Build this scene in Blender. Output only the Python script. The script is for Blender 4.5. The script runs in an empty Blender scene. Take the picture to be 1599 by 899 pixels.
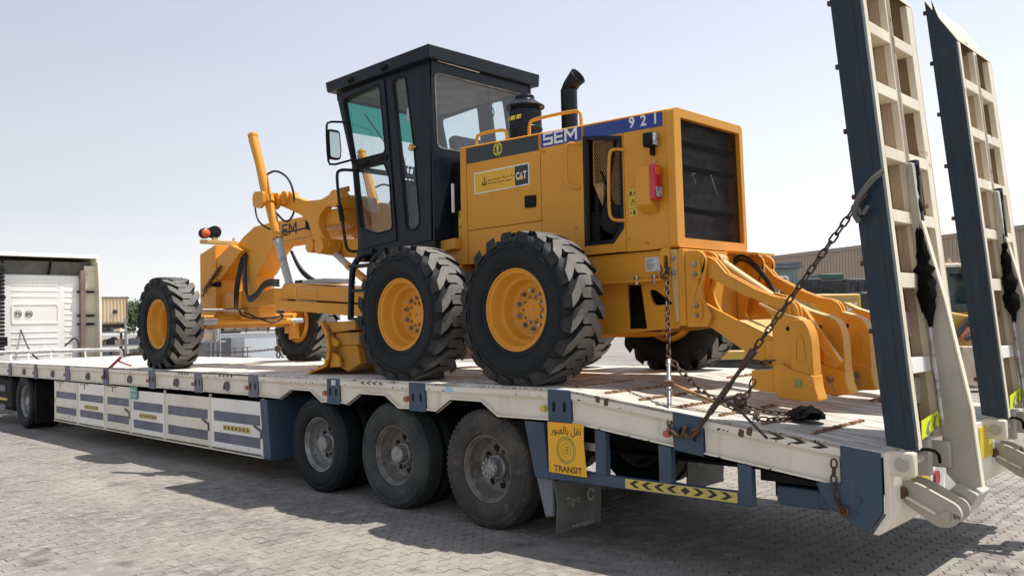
import bpy, math, random
import numpy as np
from mathutils import Vector, Matrix
from mathutils.geometry import tessellate_polygon
random.seed(7)
C = bpy.context.scene.collection
SC = bpy.context.scene
R = math.radians

# ------------------------------------------------------------------ camera, world, sun, exposure
CAM = Vector((5.3907, -5.0928, 1.782)); YAW, PITCH, ROLL, FPX = .7706, .0406, -.0255, 1325.07
fwd = Vector((-math.sin(YAW)*math.cos(PITCH), math.cos(YAW)*math.cos(PITCH), math.sin(PITCH)))
rgt = Vector((math.cos(YAW), math.sin(YAW), 0)); upv = rgt.cross(fwd)
r2 = rgt*math.cos(ROLL)+upv*math.sin(ROLL); u2 = upv*math.cos(ROLL)-rgt*math.sin(ROLL)
cd = bpy.data.cameras.new("camera"); cam = bpy.data.objects.new("camera", cd); C.objects.link(cam)
cam.matrix_world = Matrix(((r2.x, u2.x, -fwd.x, CAM.x), (r2.y, u2.y, -fwd.y, CAM.y), (r2.z, u2.z, -fwd.z, CAM.z), (0, 0, 0, 1)))
cd.sensor_width = 36; cd.lens = FPX/1599*36; cd.clip_start = .05; cd.clip_end = 3000
SC.camera = cam
SUNV = Vector((.27, .31, 1)).normalized()
w = bpy.data.worlds.new("World"); SC.world = w; w.use_nodes = True
nt = w.node_tree; bg = nt.nodes["Background"]
sky = nt.nodes.new("ShaderNodeTexSky"); sky.sky_type = 'NISHITA'; sky.sun_disc = False
sky.sun_elevation = math.asin(SUNV.z); sky.sun_rotation = math.atan2(SUNV.x, SUNV.y)
sky.air_density = 1.2; sky.dust_density = 2.5; sky.ozone_density = 1.2; sky.altitude = 0
# dusty Gulf air: pale and whitest at the horizon, greyer blue overhead, brighter towards the sun's side
tc = nt.nodes.new("ShaderNodeTexCoord"); sp = nt.nodes.new("ShaderNodeSeparateXYZ"); nt.links.new(tc.outputs['Generated'], sp.inputs[0])
cr = nt.nodes.new("ShaderNodeValToRGB"); nt.links.new(sp.outputs[2], cr.inputs[0]); el = cr.color_ramp.elements
stops = [(0, (1.06, 1.06, 1.05)), (.06, (1.03, 1.04, 1.05)), (.13, (.845, .875, .94)), (.31, (.665, .715, .83)), (.7, (.50, .55, .69)), (1, (.42, .50, .68))]
el[0].position, el[0].color = 0, (*[c/1.1 for c in stops[0][1]], 1); el[1].position, el[1].color = 1, (*[c/1.1 for c in stops[-1][1]], 1)
for p, c in stops[1:-1]: e = el.new(p); e.color = (*[k/1.1 for k in c], 1)
dt = nt.nodes.new("ShaderNodeVectorMath"); dt.operation = 'DOT_PRODUCT'; dt.inputs[1].default_value = (.555, .832, 0); nt.links.new(tc.outputs['Generated'], dt.inputs[0])
fa = nt.nodes.new("ShaderNodeMath"); fa.operation = 'MULTIPLY_ADD'; fa.inputs[1].default_value = .38; fa.inputs[2].default_value = 1.0; nt.links.new(dt.outputs['Value'], fa.inputs[0])
sc_ = nt.nodes.new("ShaderNodeVectorMath"); sc_.operation = 'SCALE'; nt.links.new(cr.outputs[0], sc_.inputs[0]); nt.links.new(fa.outputs[0], sc_.inputs['Scale'])
s2 = nt.nodes.new("ShaderNodeVectorMath"); s2.operation = 'SCALE'; s2.inputs['Scale'].default_value = 1.02/.10; nt.links.new(sc_.outputs[0], s2.inputs[0])
mx = nt.nodes.new("ShaderNodeMix"); mx.data_type = 'RGBA'; mx.inputs[0].default_value = .88
nt.links.new(sky.outputs[0], mx.inputs[6]); nt.links.new(s2.outputs[0], mx.inputs[7])
nt.links.new(mx.outputs[2], bg.inputs[0]); bg.inputs[1].default_value = .10
sl = bpy.data.lights.new("sun", 'SUN'); sl.energy = 5.0; sl.angle = R(.6); sl.color = (1, .955, .88)
so = bpy.data.objects.new("sun", sl); C.objects.link(so); so.rotation_euler = SUNV.to_track_quat('Z', 'Y').to_euler(); so.location = (0, 0, 30)
SC.view_settings.view_transform = 'Standard'; SC.view_settings.look = 'None'
SC.view_settings.exposure = .22; SC.view_settings.gamma = 1

# ------------------------------------------------------------------ materials
def mat(name, c1, c2=None, scale=3., lo=.45, hi=.6, rough=.5, metal=0., bump=0., bscale=60., c3=None, s3=9., lo3=.62, hi3=.66, coat=0., stretch=(1, 1, 1), detail=6, rvar=.1, spec=.5, streak=None, s_lo=.60, s_hi=.85):
    m = bpy.data.materials.new(name); m.use_nodes = True; n = m.node_tree; b = n.nodes['Principled BSDF']
    b.inputs['Base Color'].default_value = (*c1, 1); b.inputs['Roughness'].default_value = rough; b.inputs['Metallic'].default_value = metal
    b.inputs['Coat Weight'].default_value = coat; b.inputs['Specular IOR Level'].default_value = spec
    g = n.nodes.new('ShaderNodeNewGeometry'); mp = n.nodes.new('ShaderNodeMapping'); mp.inputs['Scale'].default_value = stretch
    n.links.new(g.outputs['Position'], mp.inputs[0])
    def noise(s, d=detail):
        t = n.nodes.new('ShaderNodeTexNoise'); t.inputs['Scale'].default_value = s; t.inputs['Detail'].default_value = d
        n.links.new(mp.outputs[0], t.inputs['Vector']); return t
    def ramp(src, a, bb):
        r = n.nodes.new('ShaderNodeMapRange'); r.inputs[1].default_value = a; r.inputs[2].default_value = bb
        n.links.new(src, r.inputs[0]); return r.outputs[0]
    col = None
    if c2:
        t = noise(scale); x = n.nodes.new('ShaderNodeMix'); x.data_type = 'RGBA'
        x.inputs[6].default_value = (*c1, 1); x.inputs[7].default_value = (*c2, 1)
        n.links.new(ramp(t.outputs[0], lo, hi), x.inputs[0]); col = x.outputs[2]
        rr = n.nodes.new('ShaderNodeMapRange'); rr.inputs[1].default_value = .3; rr.inputs[2].default_value = .7
        rr.inputs[3].default_value = max(.03, rough-rvar); rr.inputs[4].default_value = min(1, rough+rvar)
        n.links.new(t.outputs[0], rr.inputs[0]); n.links.new(rr.outputs[0], b.inputs['Roughness'])
    if c3:
        t = noise(s3, 8); x = n.nodes.new('ShaderNodeMix'); x.data_type = 'RGBA'
        if col: n.links.new(col, x.inputs[6])
        else: x.inputs[6].default_value = (*c1, 1)
        x.inputs[7].default_value = (*c3, 1); n.links.new(ramp(t.outputs[0], lo3, hi3), x.inputs[0]); col = x.outputs[2]
    if streak:
        m2 = n.nodes.new('ShaderNodeMapping'); m2.inputs['Scale'].default_value = (14, 14, 1.1); n.links.new(g.outputs['Position'], m2.inputs[0])
        t = n.nodes.new('ShaderNodeTexNoise'); t.inputs['Scale'].default_value = 1; t.inputs['Detail'].default_value = 5; n.links.new(m2.outputs[0], t.inputs['Vector'])
        x = n.nodes.new('ShaderNodeMix'); x.data_type = 'RGBA'
        if col: n.links.new(col, x.inputs[6])
        else: x.inputs[6].default_value = (*c1, 1)
        x.inputs[7].default_value = (*streak, 1); n.links.new(ramp(t.outputs[0], s_lo, s_hi), x.inputs[0]); col = x.outputs[2]
    if col: n.links.new(col, b.inputs['Base Color'])
    if bump:
        t = noise(bscale, 4); bp = n.nodes.new('ShaderNodeBump'); bp.inputs['Strength'].default_value = bump; bp.inputs['Distance'].default_value = .01
        n.links.new(t.outputs[0], bp.inputs['Height']); n.links.new(bp.outputs[0], b.inputs['Normal'])
    return m
M = {}
M['yellow'] = mat('yellow_paint', (.71, .315, .030), (.66, .295, .032), 1.7, .4, .7, .42, coat=.0, spec=.35, c3=(.55, .28, .06), s3=4, lo3=.62, hi3=.85, bump=.03, bscale=25, streak=(.45, .23, .05), s_lo=.62, s_hi=1.0)
M['yellowdirt'] = mat('yellow_paint_dusty', (.55, .24, .025), (.42, .22, .07), 5, .4, .65, .6, spec=.3, c3=(.10, .05, .025), s3=11, lo3=.64, hi3=.70)
M['yellow_light'] = mat('pale_yellow_paint', (.62, .40, .15), (.5, .3, .1), 4, .45, .7, .5)
M['black'] = mat('black_paint', (.008, .013, .019), (.016, .021, .026), 3, .45, .75, .34, spec=.22, streak=(.05, .05, .05), s_lo=.60, s_hi=1.1)
M['blackmat'] = mat('matt_black', (.008, .008, .009), (.02, .019, .017), 8, .45, .7, .7, spec=.2)
M['hose'] = mat('rubber_hose', (.012, .012, .013), None, rough=.45)
M['rubber'] = mat('tyre_rubber', (.009, .013, .016), (.017, .020, .021), 4, .42, .72, .62, spec=.22, bump=.15, bscale=80, rvar=.08)
M['tread'] = mat('dusty_sunlit_tread', (.105, .10, .094), (.195, .186, .170), 3, .38, .65, .7, spec=.3, bump=.2, bscale=60, c3=(.09, .087, .08), s3=12, lo3=.58, hi3=.75)  # dust, plus sunlight on the lug tops put into a paler colour
M['lugside'] = mat('lug_flank', (.022, .023, .024), (.055, .053, .05), 8, .40, .68, .75, spec=.25)  # lug sides darker than the tops, their shade put into the colour
M['rubber2'] = mat('worn_road_tyre', (.035, .033, .032), (.085, .076, .064), 3.5, .40, .65, .8, bump=.2, bscale=60, c3=(.13, .12, .10), s3=14, lo3=.60, hi3=.76)
M['tread2'] = mat('road_tread', (.02, .02, .021), (.05, .047, .042), 8, .4, .65, .75)
M['rubber3'] = mat('greenish_road_tyre', (.038, .045, .044), (.024, .028, .028), 4, .40, .65, .7, c3=(.13, .12, .10), s3=14, lo3=.62, hi3=.76)
M['rimgrey'] = mat('dusty_steel_rim', (.20, .185, .165), (.12, .105, .09), 9, .4, .65, .6, metal=.2, c3=(.30, .28, .25), s3=20, lo3=.58, hi3=.7)
M['rimlight'] = mat('light_steel_rim', (.27, .27, .265), (.14, .13, .12), 9, .5, .7, .45, metal=.4)
M['hub'] = mat('hub_cap', (.33, .33, .33), (.2, .19, .18), 20, .45, .7, .5, metal=.5)
M['hole'] = mat('dark_void', (.004, .004, .004), None, rough=.9)
M['white'] = mat('cream_white_paint', (.80, .745, .63), (.70, .645, .53), 2.2, .40, .70, .5, c3=(.17, .09, .045), s3=7, lo3=.70, hi3=.735, bump=.05, bscale=30, streak=(.50, .40, .29), s_lo=.60, s_hi=.85)
M['whiteclean'] = mat('white_paint', (.86, .84, .79), (.79, .76, .70), 2, .45, .75, .4, streak=(.50, .44, .36), s_lo=.60, s_hi=.95)
M['deck'] = mat('worn_deck_paint', (.74, .71, .63), (.50, .45, .37), 3.5, .45, .62, .6, c3=(.16, .10, .06), s3=5, lo3=.68, hi3=.73, bump=.25, bscale=22, stretch=(1, 2.2, 1))
M['taildeck'] = mat('scuffed_tail_deck', (.60, .56, .49), (.36, .33, .28), 5, .42, .62, .65, c3=(.17, .10, .07), s3=8, lo3=.64, hi3=.72, bump=.35, bscale=30, stretch=(.6, 2.4, 1))
M['blue'] = mat('blue_grey_paint', (.052, .088, .135), (.042, .070, .108), 3, .4, .7, .45, spec=.3, c3=(.16, .10, .06), s3=9, lo3=.70, hi3=.74, streak=(.10, .11, .11), s_lo=.6, s_hi=.95)
M['navy'] = mat('dark_slate_paint', (.022, .037, .052), (.030, .046, .062), 2.5, .4, .7, .38, spec=.25, streak=(.06, .07, .08), s_lo=.6, s_hi=1.0)
M['slate'] = mat('purple_grey_band', (.135, .145, .20), (.11, .12, .165), 3, .4, .7, .55)
M['rampcream'] = mat('ramp_cream', (.74, .67, .52), (.64, .57, .44), 3, .4, .7, .5, c3=(.20, .11, .05), s3=6, lo3=.67, hi3=.71, streak=(.40, .26, .15), s_lo=.62, s_hi=.9)
M['ramptan'] = mat('ramp_back_plate', (.50, .385, .26), (.42, .32, .215), 2.5, .4, .7, .6, c3=(.20, .13, .08), s3=10, lo3=.68, hi3=.74, streak=(.25, .17, .11), s_lo=.6, s_hi=.9)
M['greybeige'] = mat('grey_beige_beam', (.46, .43, .36), (.37, .345, .29), 3, .4, .7, .5, c3=(.12, .09, .06), s3=9, lo3=.69, hi3=.72)
M['rust'] = mat('rusty_steel', (.17, .085, .045), (.075, .045, .03), 14, .4, .65, .85, metal=.2, bump=.4, bscale=90)
M['rustlight'] = mat('rusty_cleat', (.40, .22, .11), (.17, .085, .045), 16, .4, .62, .85, c3=(.5, .4, .3), s3=24, lo3=.6, hi3=.68, bump=.5, bscale=60)
M['chain'] = mat('dark_rusty_chain', (.115, .07, .05), (.055, .04, .033), 30, .4, .65, .62, metal=.5)
M['steel'] = mat('bare_steel', (.42, .40, .40), (.2, .15, .12), 20, .45, .7, .35, metal=.9)
M['chrome'] = mat('chrome_rod', (.75, .75, .75), None, rough=.18, metal=1)
M['wrap'] = mat('crumpled_plastic_wrap', (.62, .64, .66), (.32, .33, .35), 40, .4, .6, .3, bump=1.2, bscale=45, stretch=(1, 1, 2.5))
M['stickerblue'] = mat('blue_sticker', (.018, .045, .27), (.02, .05, .25), 2, .4, .7, .35)
M['stickerblack'] = mat('black_sticker', (.022, .030, .036), (.027, .035, .04), 2, .4, .7, .35)
M['letterwhite'] = mat('white_letters', (.80, .80, .80), None, rough=.4)
M['letteryellow'] = mat('yellow_letters', (.80, .62, .04), None, rough=.4)
M['letterdark'] = mat('dark_letters', (.02, .018, .015), None, rough=.5)
M['letterbrown'] = mat('brown_letters', (.10, .05, .01), None, rough=.5)
M['amberplate'] = mat('amber_sticker', (.80, .43, .02), (.72, .38, .02), 2, .4, .7, .4)
M['transit'] = mat('transit_sheet', (.86, .43, .015), (.80, .39, .015), 2, .4, .7, .5)
M['green'] = mat('green_print', (.25, .30, .06), None, rough=.5)
M['teal'] = mat('teal_sign', (.02, .30, .22), None, rough=.4)
M['signyellow'] = mat('warning_yellow', (.72, .55, .03), (.6, .45, .03), 6, .4, .7, .4)
M['chevyellow'] = mat('chevron_yellow', (.62, .47, .10), (.5, .4, .12), 6, .4, .7, .5)
M['fluoro'] = mat('fluorescent_yellow', (.78, .88, .03), None, rough=.4)
M['greychev'] = mat('grey_chevron', (.22, .23, .15), None, rough=.5)
M['red'] = mat('red_lens', (.55, .012, .03), None, rough=.15, coat=.6)
M['orangelens'] = mat('orange_lens', (.75, .12, .02), None, rough=.2, coat=.6)
M['orangedull'] = mat('side_marker', (.42, .14, .07), None, rough=.4)
M['lampglass'] = mat('lamp_glass', (.55, .57, .6), (.2, .2, .22), 30, .4, .6, .15)
M['redpaint'] = mat('red_binder', (.32, .03, .045), (.2, .03, .03), 12, .4, .6, .5)
M['ochre'] = mat('ochre_handle', (.35, .21, .05), (.16, .08, .03), 12, .4, .6, .6)
M['cloth'] = mat('black_rag', (.005, .005, .005), None, rough=.95, spec=.1, bump=.8, bscale=40)
M['flap'] = mat('grey_mudflap', (.10, .10, .09), (.15, .145, .125), 5, .4, .65, .75)
M['flapprint'] = mat('faded_print', (.33, .32, .28), None, rough=.7)
M['mesh'] = mat('grille_wire', (.006, .006, .007), None, rough=.6, spec=.15)
M['fins'] = mat('radiator_core', (.03, .033, .037), (.26, .27, .27), 2.6, .40, .66, .4, stretch=(1, 1, 3))
M['perf'] = mat('perforated_guard', (.45, .24, .07), (.3, .16, .05), 8, .4, .6, .5)
M['seat'] = mat('seat_vinyl', (.03, .03, .032), None, rough=.5)
M['liner'] = mat('cab_headliner', (.22, .21, .18), (.15, .14, .12), 4, .4, .6, .8)
M['mirror'] = mat('mirror_glass', (.6, .6, .58), None, rough=.04, metal=1)
M['paper'] = mat('paper_label', (.62, .62, .60), (.5, .5, .5), 30, .5, .6, .5)
M['skyblue'] = mat('light_blue_tape', (.35, .6, .75), None, rough=.5)
M['cladding'] = mat('brown_cladding', (.47, .37, .285), (.43, .34, .265), .3, .4, .7, .6)
M['trim'] = mat('brown_trim', (.36, .29, .25), None, rough=.6)
M['beige'] = mat('beige_container', (.78, .62, .40), (.70, .55, .36), .8, .4, .7, .55)
M['bgwall'] = mat('whitewashed_wall', (.68, .72, .75), (.60, .63, .66), .6, .4, .7, .7)
M['bggrey'] = mat('slate_panel', (.12, .14, .17), (.2, .21, .23), 1.2, .4, .6, .6)
M['bgsteel'] = mat('galvanised_rack', (.38, .38, .38), None, rough=.5, metal=.4)
M['wood'] = mat('weathered_wood', (.32, .22, .14), (.2, .14, .1), 4, .4, .6, .8)
M['carton'] = mat('carton', (.5, .38, .27), (.62, .52, .42), 3, .4, .6, .8)
M['bgdark'] = mat('dark_machine_parts', (.02, .025, .03), (.06, .06, .06), 3, .4, .6, .6)
M['bggreen'] = mat('grey_green_paint', (.14, .19, .18), (.22, .26, .25), 1.5, .4, .6, .4)
M['bgyellow'] = mat('machine_yellow', (.60, .36, .06), (.5, .3, .06), 1.5, .4, .7, .45)
M['bgorange'] = mat('faded_orange', (.62, .20, .10), None, rough=.6)
M['bark'] = mat('bark', (.12, .085, .06), (.07, .05, .035), 8, .4, .6, .9)
M['leaf'] = mat('leaves', (.055, .09, .035), (.09, .12, .05), .8, .35, .65, .7)
def glassmat(name, tint, refl=.75, opac=.06):
    m = bpy.data.materials.new(name); m.use_nodes = True; n = m.node_tree; n.nodes.remove(n.nodes['Principled BSDF'])
    o = n.nodes['Material Output']; t = n.nodes.new('ShaderNodeBsdfTransparent'); t.inputs[0].default_value = (*tint, 1)
    g = n.nodes.new('ShaderNodeBsdfGlossy'); g.inputs['Roughness'].default_value = .02; g.inputs[0].default_value = (.95, .97, 1, 1)
    f = n.nodes.new('ShaderNodeLayerWeight'); f.inputs[0].default_value = .5; x = n.nodes.new('ShaderNodeMixShader')
    d = n.nodes.new('ShaderNodeBsdfDiffuse'); d.inputs[0].default_value = (.45, .45, .43, 1); y = n.nodes.new('ShaderNodeMixShader')
    pw = n.nodes.new('ShaderNodeMath'); pw.operation = 'POWER'; pw.inputs[1].default_value = 4.5; n.links.new(f.outputs['Facing'], pw.inputs[0])
    k = n.nodes.new('ShaderNodeMath'); k.operation = 'MULTIPLY_ADD'; k.inputs[1].default_value = refl; k.inputs[2].default_value = .06
    n.links.new(pw.outputs[0], k.inputs[0]); n.links.new(k.outputs[0], x.inputs[0]); n.links.new(t.outputs[0], x.inputs[1]); n.links.new(g.outputs[0], x.inputs[2])
    y.inputs[0].default_value = opac; n.links.new(x.outputs[0], y.inputs[1]); n.links.new(d.outputs[0], y.inputs[2])
    n.links.new(y.outputs[0], o.inputs[0]); return m
M['glass'] = glassmat('cab_glass', (.86, .92, .91), .8, .05)
M['greenglass'] = glassmat('green_sun_band', (.05, .42, .34), .5, .12)

# ------------------------------------------------------------------ mesh helpers
WL = {}
class MB:
    def __init__(s): s.v = []; s.f = []; s.m = []; s.mi = 0; s.g = []
    def add(s, vs, fs):
        o = len(s.v); s.g.append((o, len(vs), len(s.f), len(fs))); s.v += [tuple(p) for p in vs]; s.f += [tuple(i+o for i in f) for f in fs]; s.m += [s.mi]*len(fs); return s
    def shift(s, dx): s.v = [(x+dx, y, z) for x, y, z in s.v]; return s
    def box(s, x0, x1, y0, y1, z0, z1):
        return s.add([(x, y, z) for x in (x0, x1) for y in (y0, y1) for z in (z0, z1)],
                     [(0, 1, 3, 2), (4, 6, 7, 5), (0, 4, 5, 1), (2, 3, 7, 6), (0, 2, 6, 4), (1, 5, 7, 3)])
    def obox(s, c, ax, ay, az):   # centre and three half-axis vectors
        c, ax, ay, az = map(Vector, (c, ax, ay, az))
        return s.add([c+i*ax+j*ay+k*az for i in (-1, 1) for j in (-1, 1) for k in (-1, 1)],
                     [(0, 1, 3, 2), (4, 6, 7, 5), (0, 4, 5, 1), (2, 3, 7, 6), (0, 2, 6, 4), (1, 5, 7, 3)])
    def bar(s, p, q, w, h, up=(0, 0, 1)):
        p, q, up = Vector(p), Vector(q), Vector(up); d = (q-p); n = d.normalized(); a = n.cross(up)
        if a.length < 1e-4: a = n.cross(Vector((1, 0, 0)))
        a.normalize(); b = a.cross(n).normalized()
        return s.obox((p+q)/2, d/2, a*w/2, b*h/2)
    def plate(s, outer, d0, d1, axis='y', holes=()):
        # outline in the plane across `axis`, extruded from d0 to d1
        def P(a, b, d): return {'y': (a, d, b), 'x': (d, a, b), 'z': (a, b, d)}[axis]
        loops = [list(outer)]+[list(h) for h in holes]
        tris = tessellate_polygon([[Vector((a, b, 0)) for a, b in l] for l in loops])
        flat = [p for l in loops for p in l]; n = len(flat)
        vs = [P(a, b, d0) for a, b in flat]+[P(a, b, d1) for a, b in flat]
        fs = [tuple(t) for t in tris]+[tuple(i+n for i in reversed(t)) for t in tris]
        o = 0
        for l in loops:
            k = len(l)
            for i in range(k): a, b = o+i, o+(i+1) % k; fs.append((a, b, b+n, a+n))
            o += k
        return s.add(vs, fs)
    def lathe(s, prof, seg=32, c=(0, 0, 0), axis='y', close=False, a0=0):
        vs = []; fs = []; k = len(prof)
        for i in range(seg):
            a = a0+2*math.pi*i/seg; ca, sa = math.cos(a), math.sin(a)
            for r, h in prof:
                vs.append({'y': (c[0]+r*ca, c[1]+h, c[2]+r*sa), 'z': (c[0]+r*ca, c[1]+r*sa, c[2]+h), 'x': (c[0]+h, c[1]+r*ca, c[2]+r*sa)}[axis])
        for i in range(seg):
            j = (i+1) % seg
            for q in range(k-1+(1 if close else 0)):
                q2 = (q+1) % k; fs.append((i*k+q, i*k+q2, j*k+q2, j*k+q))
        return s.add(vs, fs)
    def cyl(s, p, q, r, seg=14, r2=None):
        p, q = Vector(p), Vector(q); r2 = r if r2 is None else r2; n = (q-p).normalized()
        a = n.orthogonal().normalized(); b = n.cross(a); vs = []
        for c, rr in ((p, r), (q, r2)):
            for i in range(seg): t = 2*math.pi*i/seg; vs.append(c+rr*(math.cos(t)*a+math.sin(t)*b))
        fs = [(i, (i+1) % seg, seg+(i+1) % seg, seg+i) for i in range(seg)]+[tuple(range(seg))[::-1], tuple(range(seg, 2*seg))]
        return s.add(vs, fs)
    def tube(s, pts, r, seg=8, smooth=0):
        P = [Vector(p) for p in pts]
        for _ in range(smooth):
            Q = [P[0]]
            for i in range(len(P)-1): Q += [P[i]*.75+P[i+1]*.25, P[i]*.25+P[i+1]*.75]
            P = Q+[P[-1]]
        vs = []; fs = []; a = None
        for i, p in enumerate(P):
            t = (P[min(i+1, len(P)-1)]-P[max(i-1, 0)]).normalized()
            a = t.orthogonal().normalized() if a is None else (a-t*a.dot(t)).normalized()
            b = t.cross(a)
            for k in range(seg): th = 2*math.pi*k/seg; vs.append(p+r*(math.cos(th)*a+math.sin(th)*b))
        for i in range(len(P)-1):
            for k in range(seg): k2 = (k+1) % seg; fs.append((i*seg+k, i*seg+k2, (i+1)*seg+k2, (i+1)*seg+k))
        fs += [tuple(range(seg))[::-1], tuple(range((len(P)-1)*seg, len(P)*seg))]
        return s.add(vs, fs)
SPLIT = {'pivot_pin', 'trunnion_yoke', 'mount_bolt', 'bolt', 'panel_screw', 'blade_bolt', 'radiator_cross_tube', 'zip_tie', 'roof_bracket', 'ladder_bracket', 'light_bracket_screw', 'blade_lug', 'lug_nut', 'hand_hole',
         'wheel_nut', 'hinge_bracket', 'ramp_arm', 'underrun_gusset', 'air_line', 'door_bar', 'chevron', 'rail_chevron', 'bumper_beam', 'suspension', 'cab_notice', 'tank_vent_plate', 'engine_part', 'lean_rod', 'blade_bracket',
         'post', 'guard_rail', 'hose_bundle', 'stack_bracket', 'shank_bracket', 'roof_deflector', 'end_plate_boss', 'side_machinery'}
def obj(name, mb, ms, parent=None, org=None, bevel=0., angle=35, flat=False, label=None):
    if name in SPLIT and len(mb.g) > 1:
        out = []
        for o, nv, fo, nf in mb.g:
            m2 = MB(); m2.v = mb.v[o:o+nv]; m2.f = [tuple(i-o for i in f) for f in mb.f[fo:fo+nf]]; m2.m = mb.m[fo:fo+nf]
            out.append(obj(name, m2, ms, parent, org, bevel, angle, flat, label))
        obj.last = out; return out[0]
    me = bpy.data.meshes.new(name)
    if org is None:
        a = np.array(mb.v); lo, hi = a.min(0), a.max(0); org = ((lo[0]+hi[0])/2, (lo[1]+hi[1])/2, lo[2])
    me.from_pydata([(x-org[0], y-org[1], z-org[2]) for x, y, z in mb.v], [], mb.f)
    import bmesh
    bm = bmesh.new(); bm.from_mesh(me); bmesh.ops.recalc_face_normals(bm, faces=bm.faces); bm.to_mesh(me); bm.free()
    ms = ms if isinstance(ms, (list, tuple)) else [ms]
    for x in ms: me.materials.append(M[x] if isinstance(x, str) else x)
    if len(ms) > 1: me.polygons.foreach_set('material_index', mb.m)
    if not flat:
        me.polygons.foreach_set('use_smooth', [True]*len(me.polygons)); me.set_sharp_from_angle(angle=R(angle))
    o = bpy.data.objects.new(name, me); C.objects.link(o)
    po = WL.get(parent.name, (0, 0, 0)) if parent else (0, 0, 0)
    o.location = (org[0]-po[0], org[1]-po[1], org[2]-po[2]); o.parent = parent; WL[o.name] = org
    if bevel:
        b = o.modifiers.new('bevel', 'BEVEL'); b.width = bevel; b.segments = 2; b.limit_method = 'ANGLE'; b.angle_limit = R(40); b.harden_normals = False
    if label: o['label'] = label
    return o
def thing(name, label, cat, loc=(0, 0, 0), group=None):
    o = bpy.data.objects.new(name, None); C.objects.link(o); o.location = loc; o.empty_display_size = .2
    o['label'] = label; o['category'] = cat; WL[o.name] = tuple(loc)
    if group: o['group'] = group
    return o
def tag(o, label, cat, group=None, kind=None):
    if label: o['label'] = label
    if cat: o['category'] = cat
    if group: o['group'] = group
    if kind: o['kind'] = kind
    return o
def inst(src, parent, world, rot=None, name=None):
    o = src.copy(); C.objects.link(o); po = WL.get(parent.name, (0, 0, 0)) if parent else (0, 0, 0)
    o.location = tuple(world[i]-po[i] for i in range(3)); o.parent = parent; WL[o.name] = tuple(world)
    if rot is not None: o.rotation_euler = rot
    return o
def text(body, parent, pos, right, up, size, m, name='lettering', depth=.002, offset=0., sx=1., align='LEFT', spacing=1.):
    c = bpy.data.curves.new('t', 'FONT'); c.body = body; c.size = 1; c.offset = offset; c.align_x = align; c.space_character = spacing; c.resolution_u = 2
    t = bpy.data.objects.new('t', c); me = bpy.data.meshes.new_from_object(t)
    right, up = Vector(right).normalized(), Vector(up).normalized(); n = right.cross(up).normalized(); mb = MB()
    pos = Vector(pos); V = [pos+right*(v.co.x*size*sx)+up*(v.co.y*size)+n*depth for v in me.vertices]
    mb.add(V, [tuple(p.vertices) for p in me.polygons]); bpy.data.objects.remove(t); bpy.data.meshes.remove(me)
    return obj(name, mb, m, parent, flat=True)
def arc(cx, cy, r, a0, a1, n=8): return [(cx+r*math.cos(R(a0+(a1-a0)*i/n)), cy+r*math.sin(R(a0+(a1-a0)*i/n))) for i in range(n+1)]
def round_poly(pts, r, n=4):
    out = []; k = len(pts)
    for i in range(k):
        p = Vector(pts[i]); a = Vector(pts[i-1]); b = Vector(pts[(i+1) % k])
        da, db = (a-p), (b-p); ra = min(r, da.length*.45, db.length*.45)
        p0 = p+da.normalized()*ra; p1 = p+db.normalized()*ra
        for j in range(n+1): t = j/n; q = p0*(1-t)**2+p*2*t*(1-t)+p1*t*t; out.append((q.x, q.y))
    return out

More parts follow.
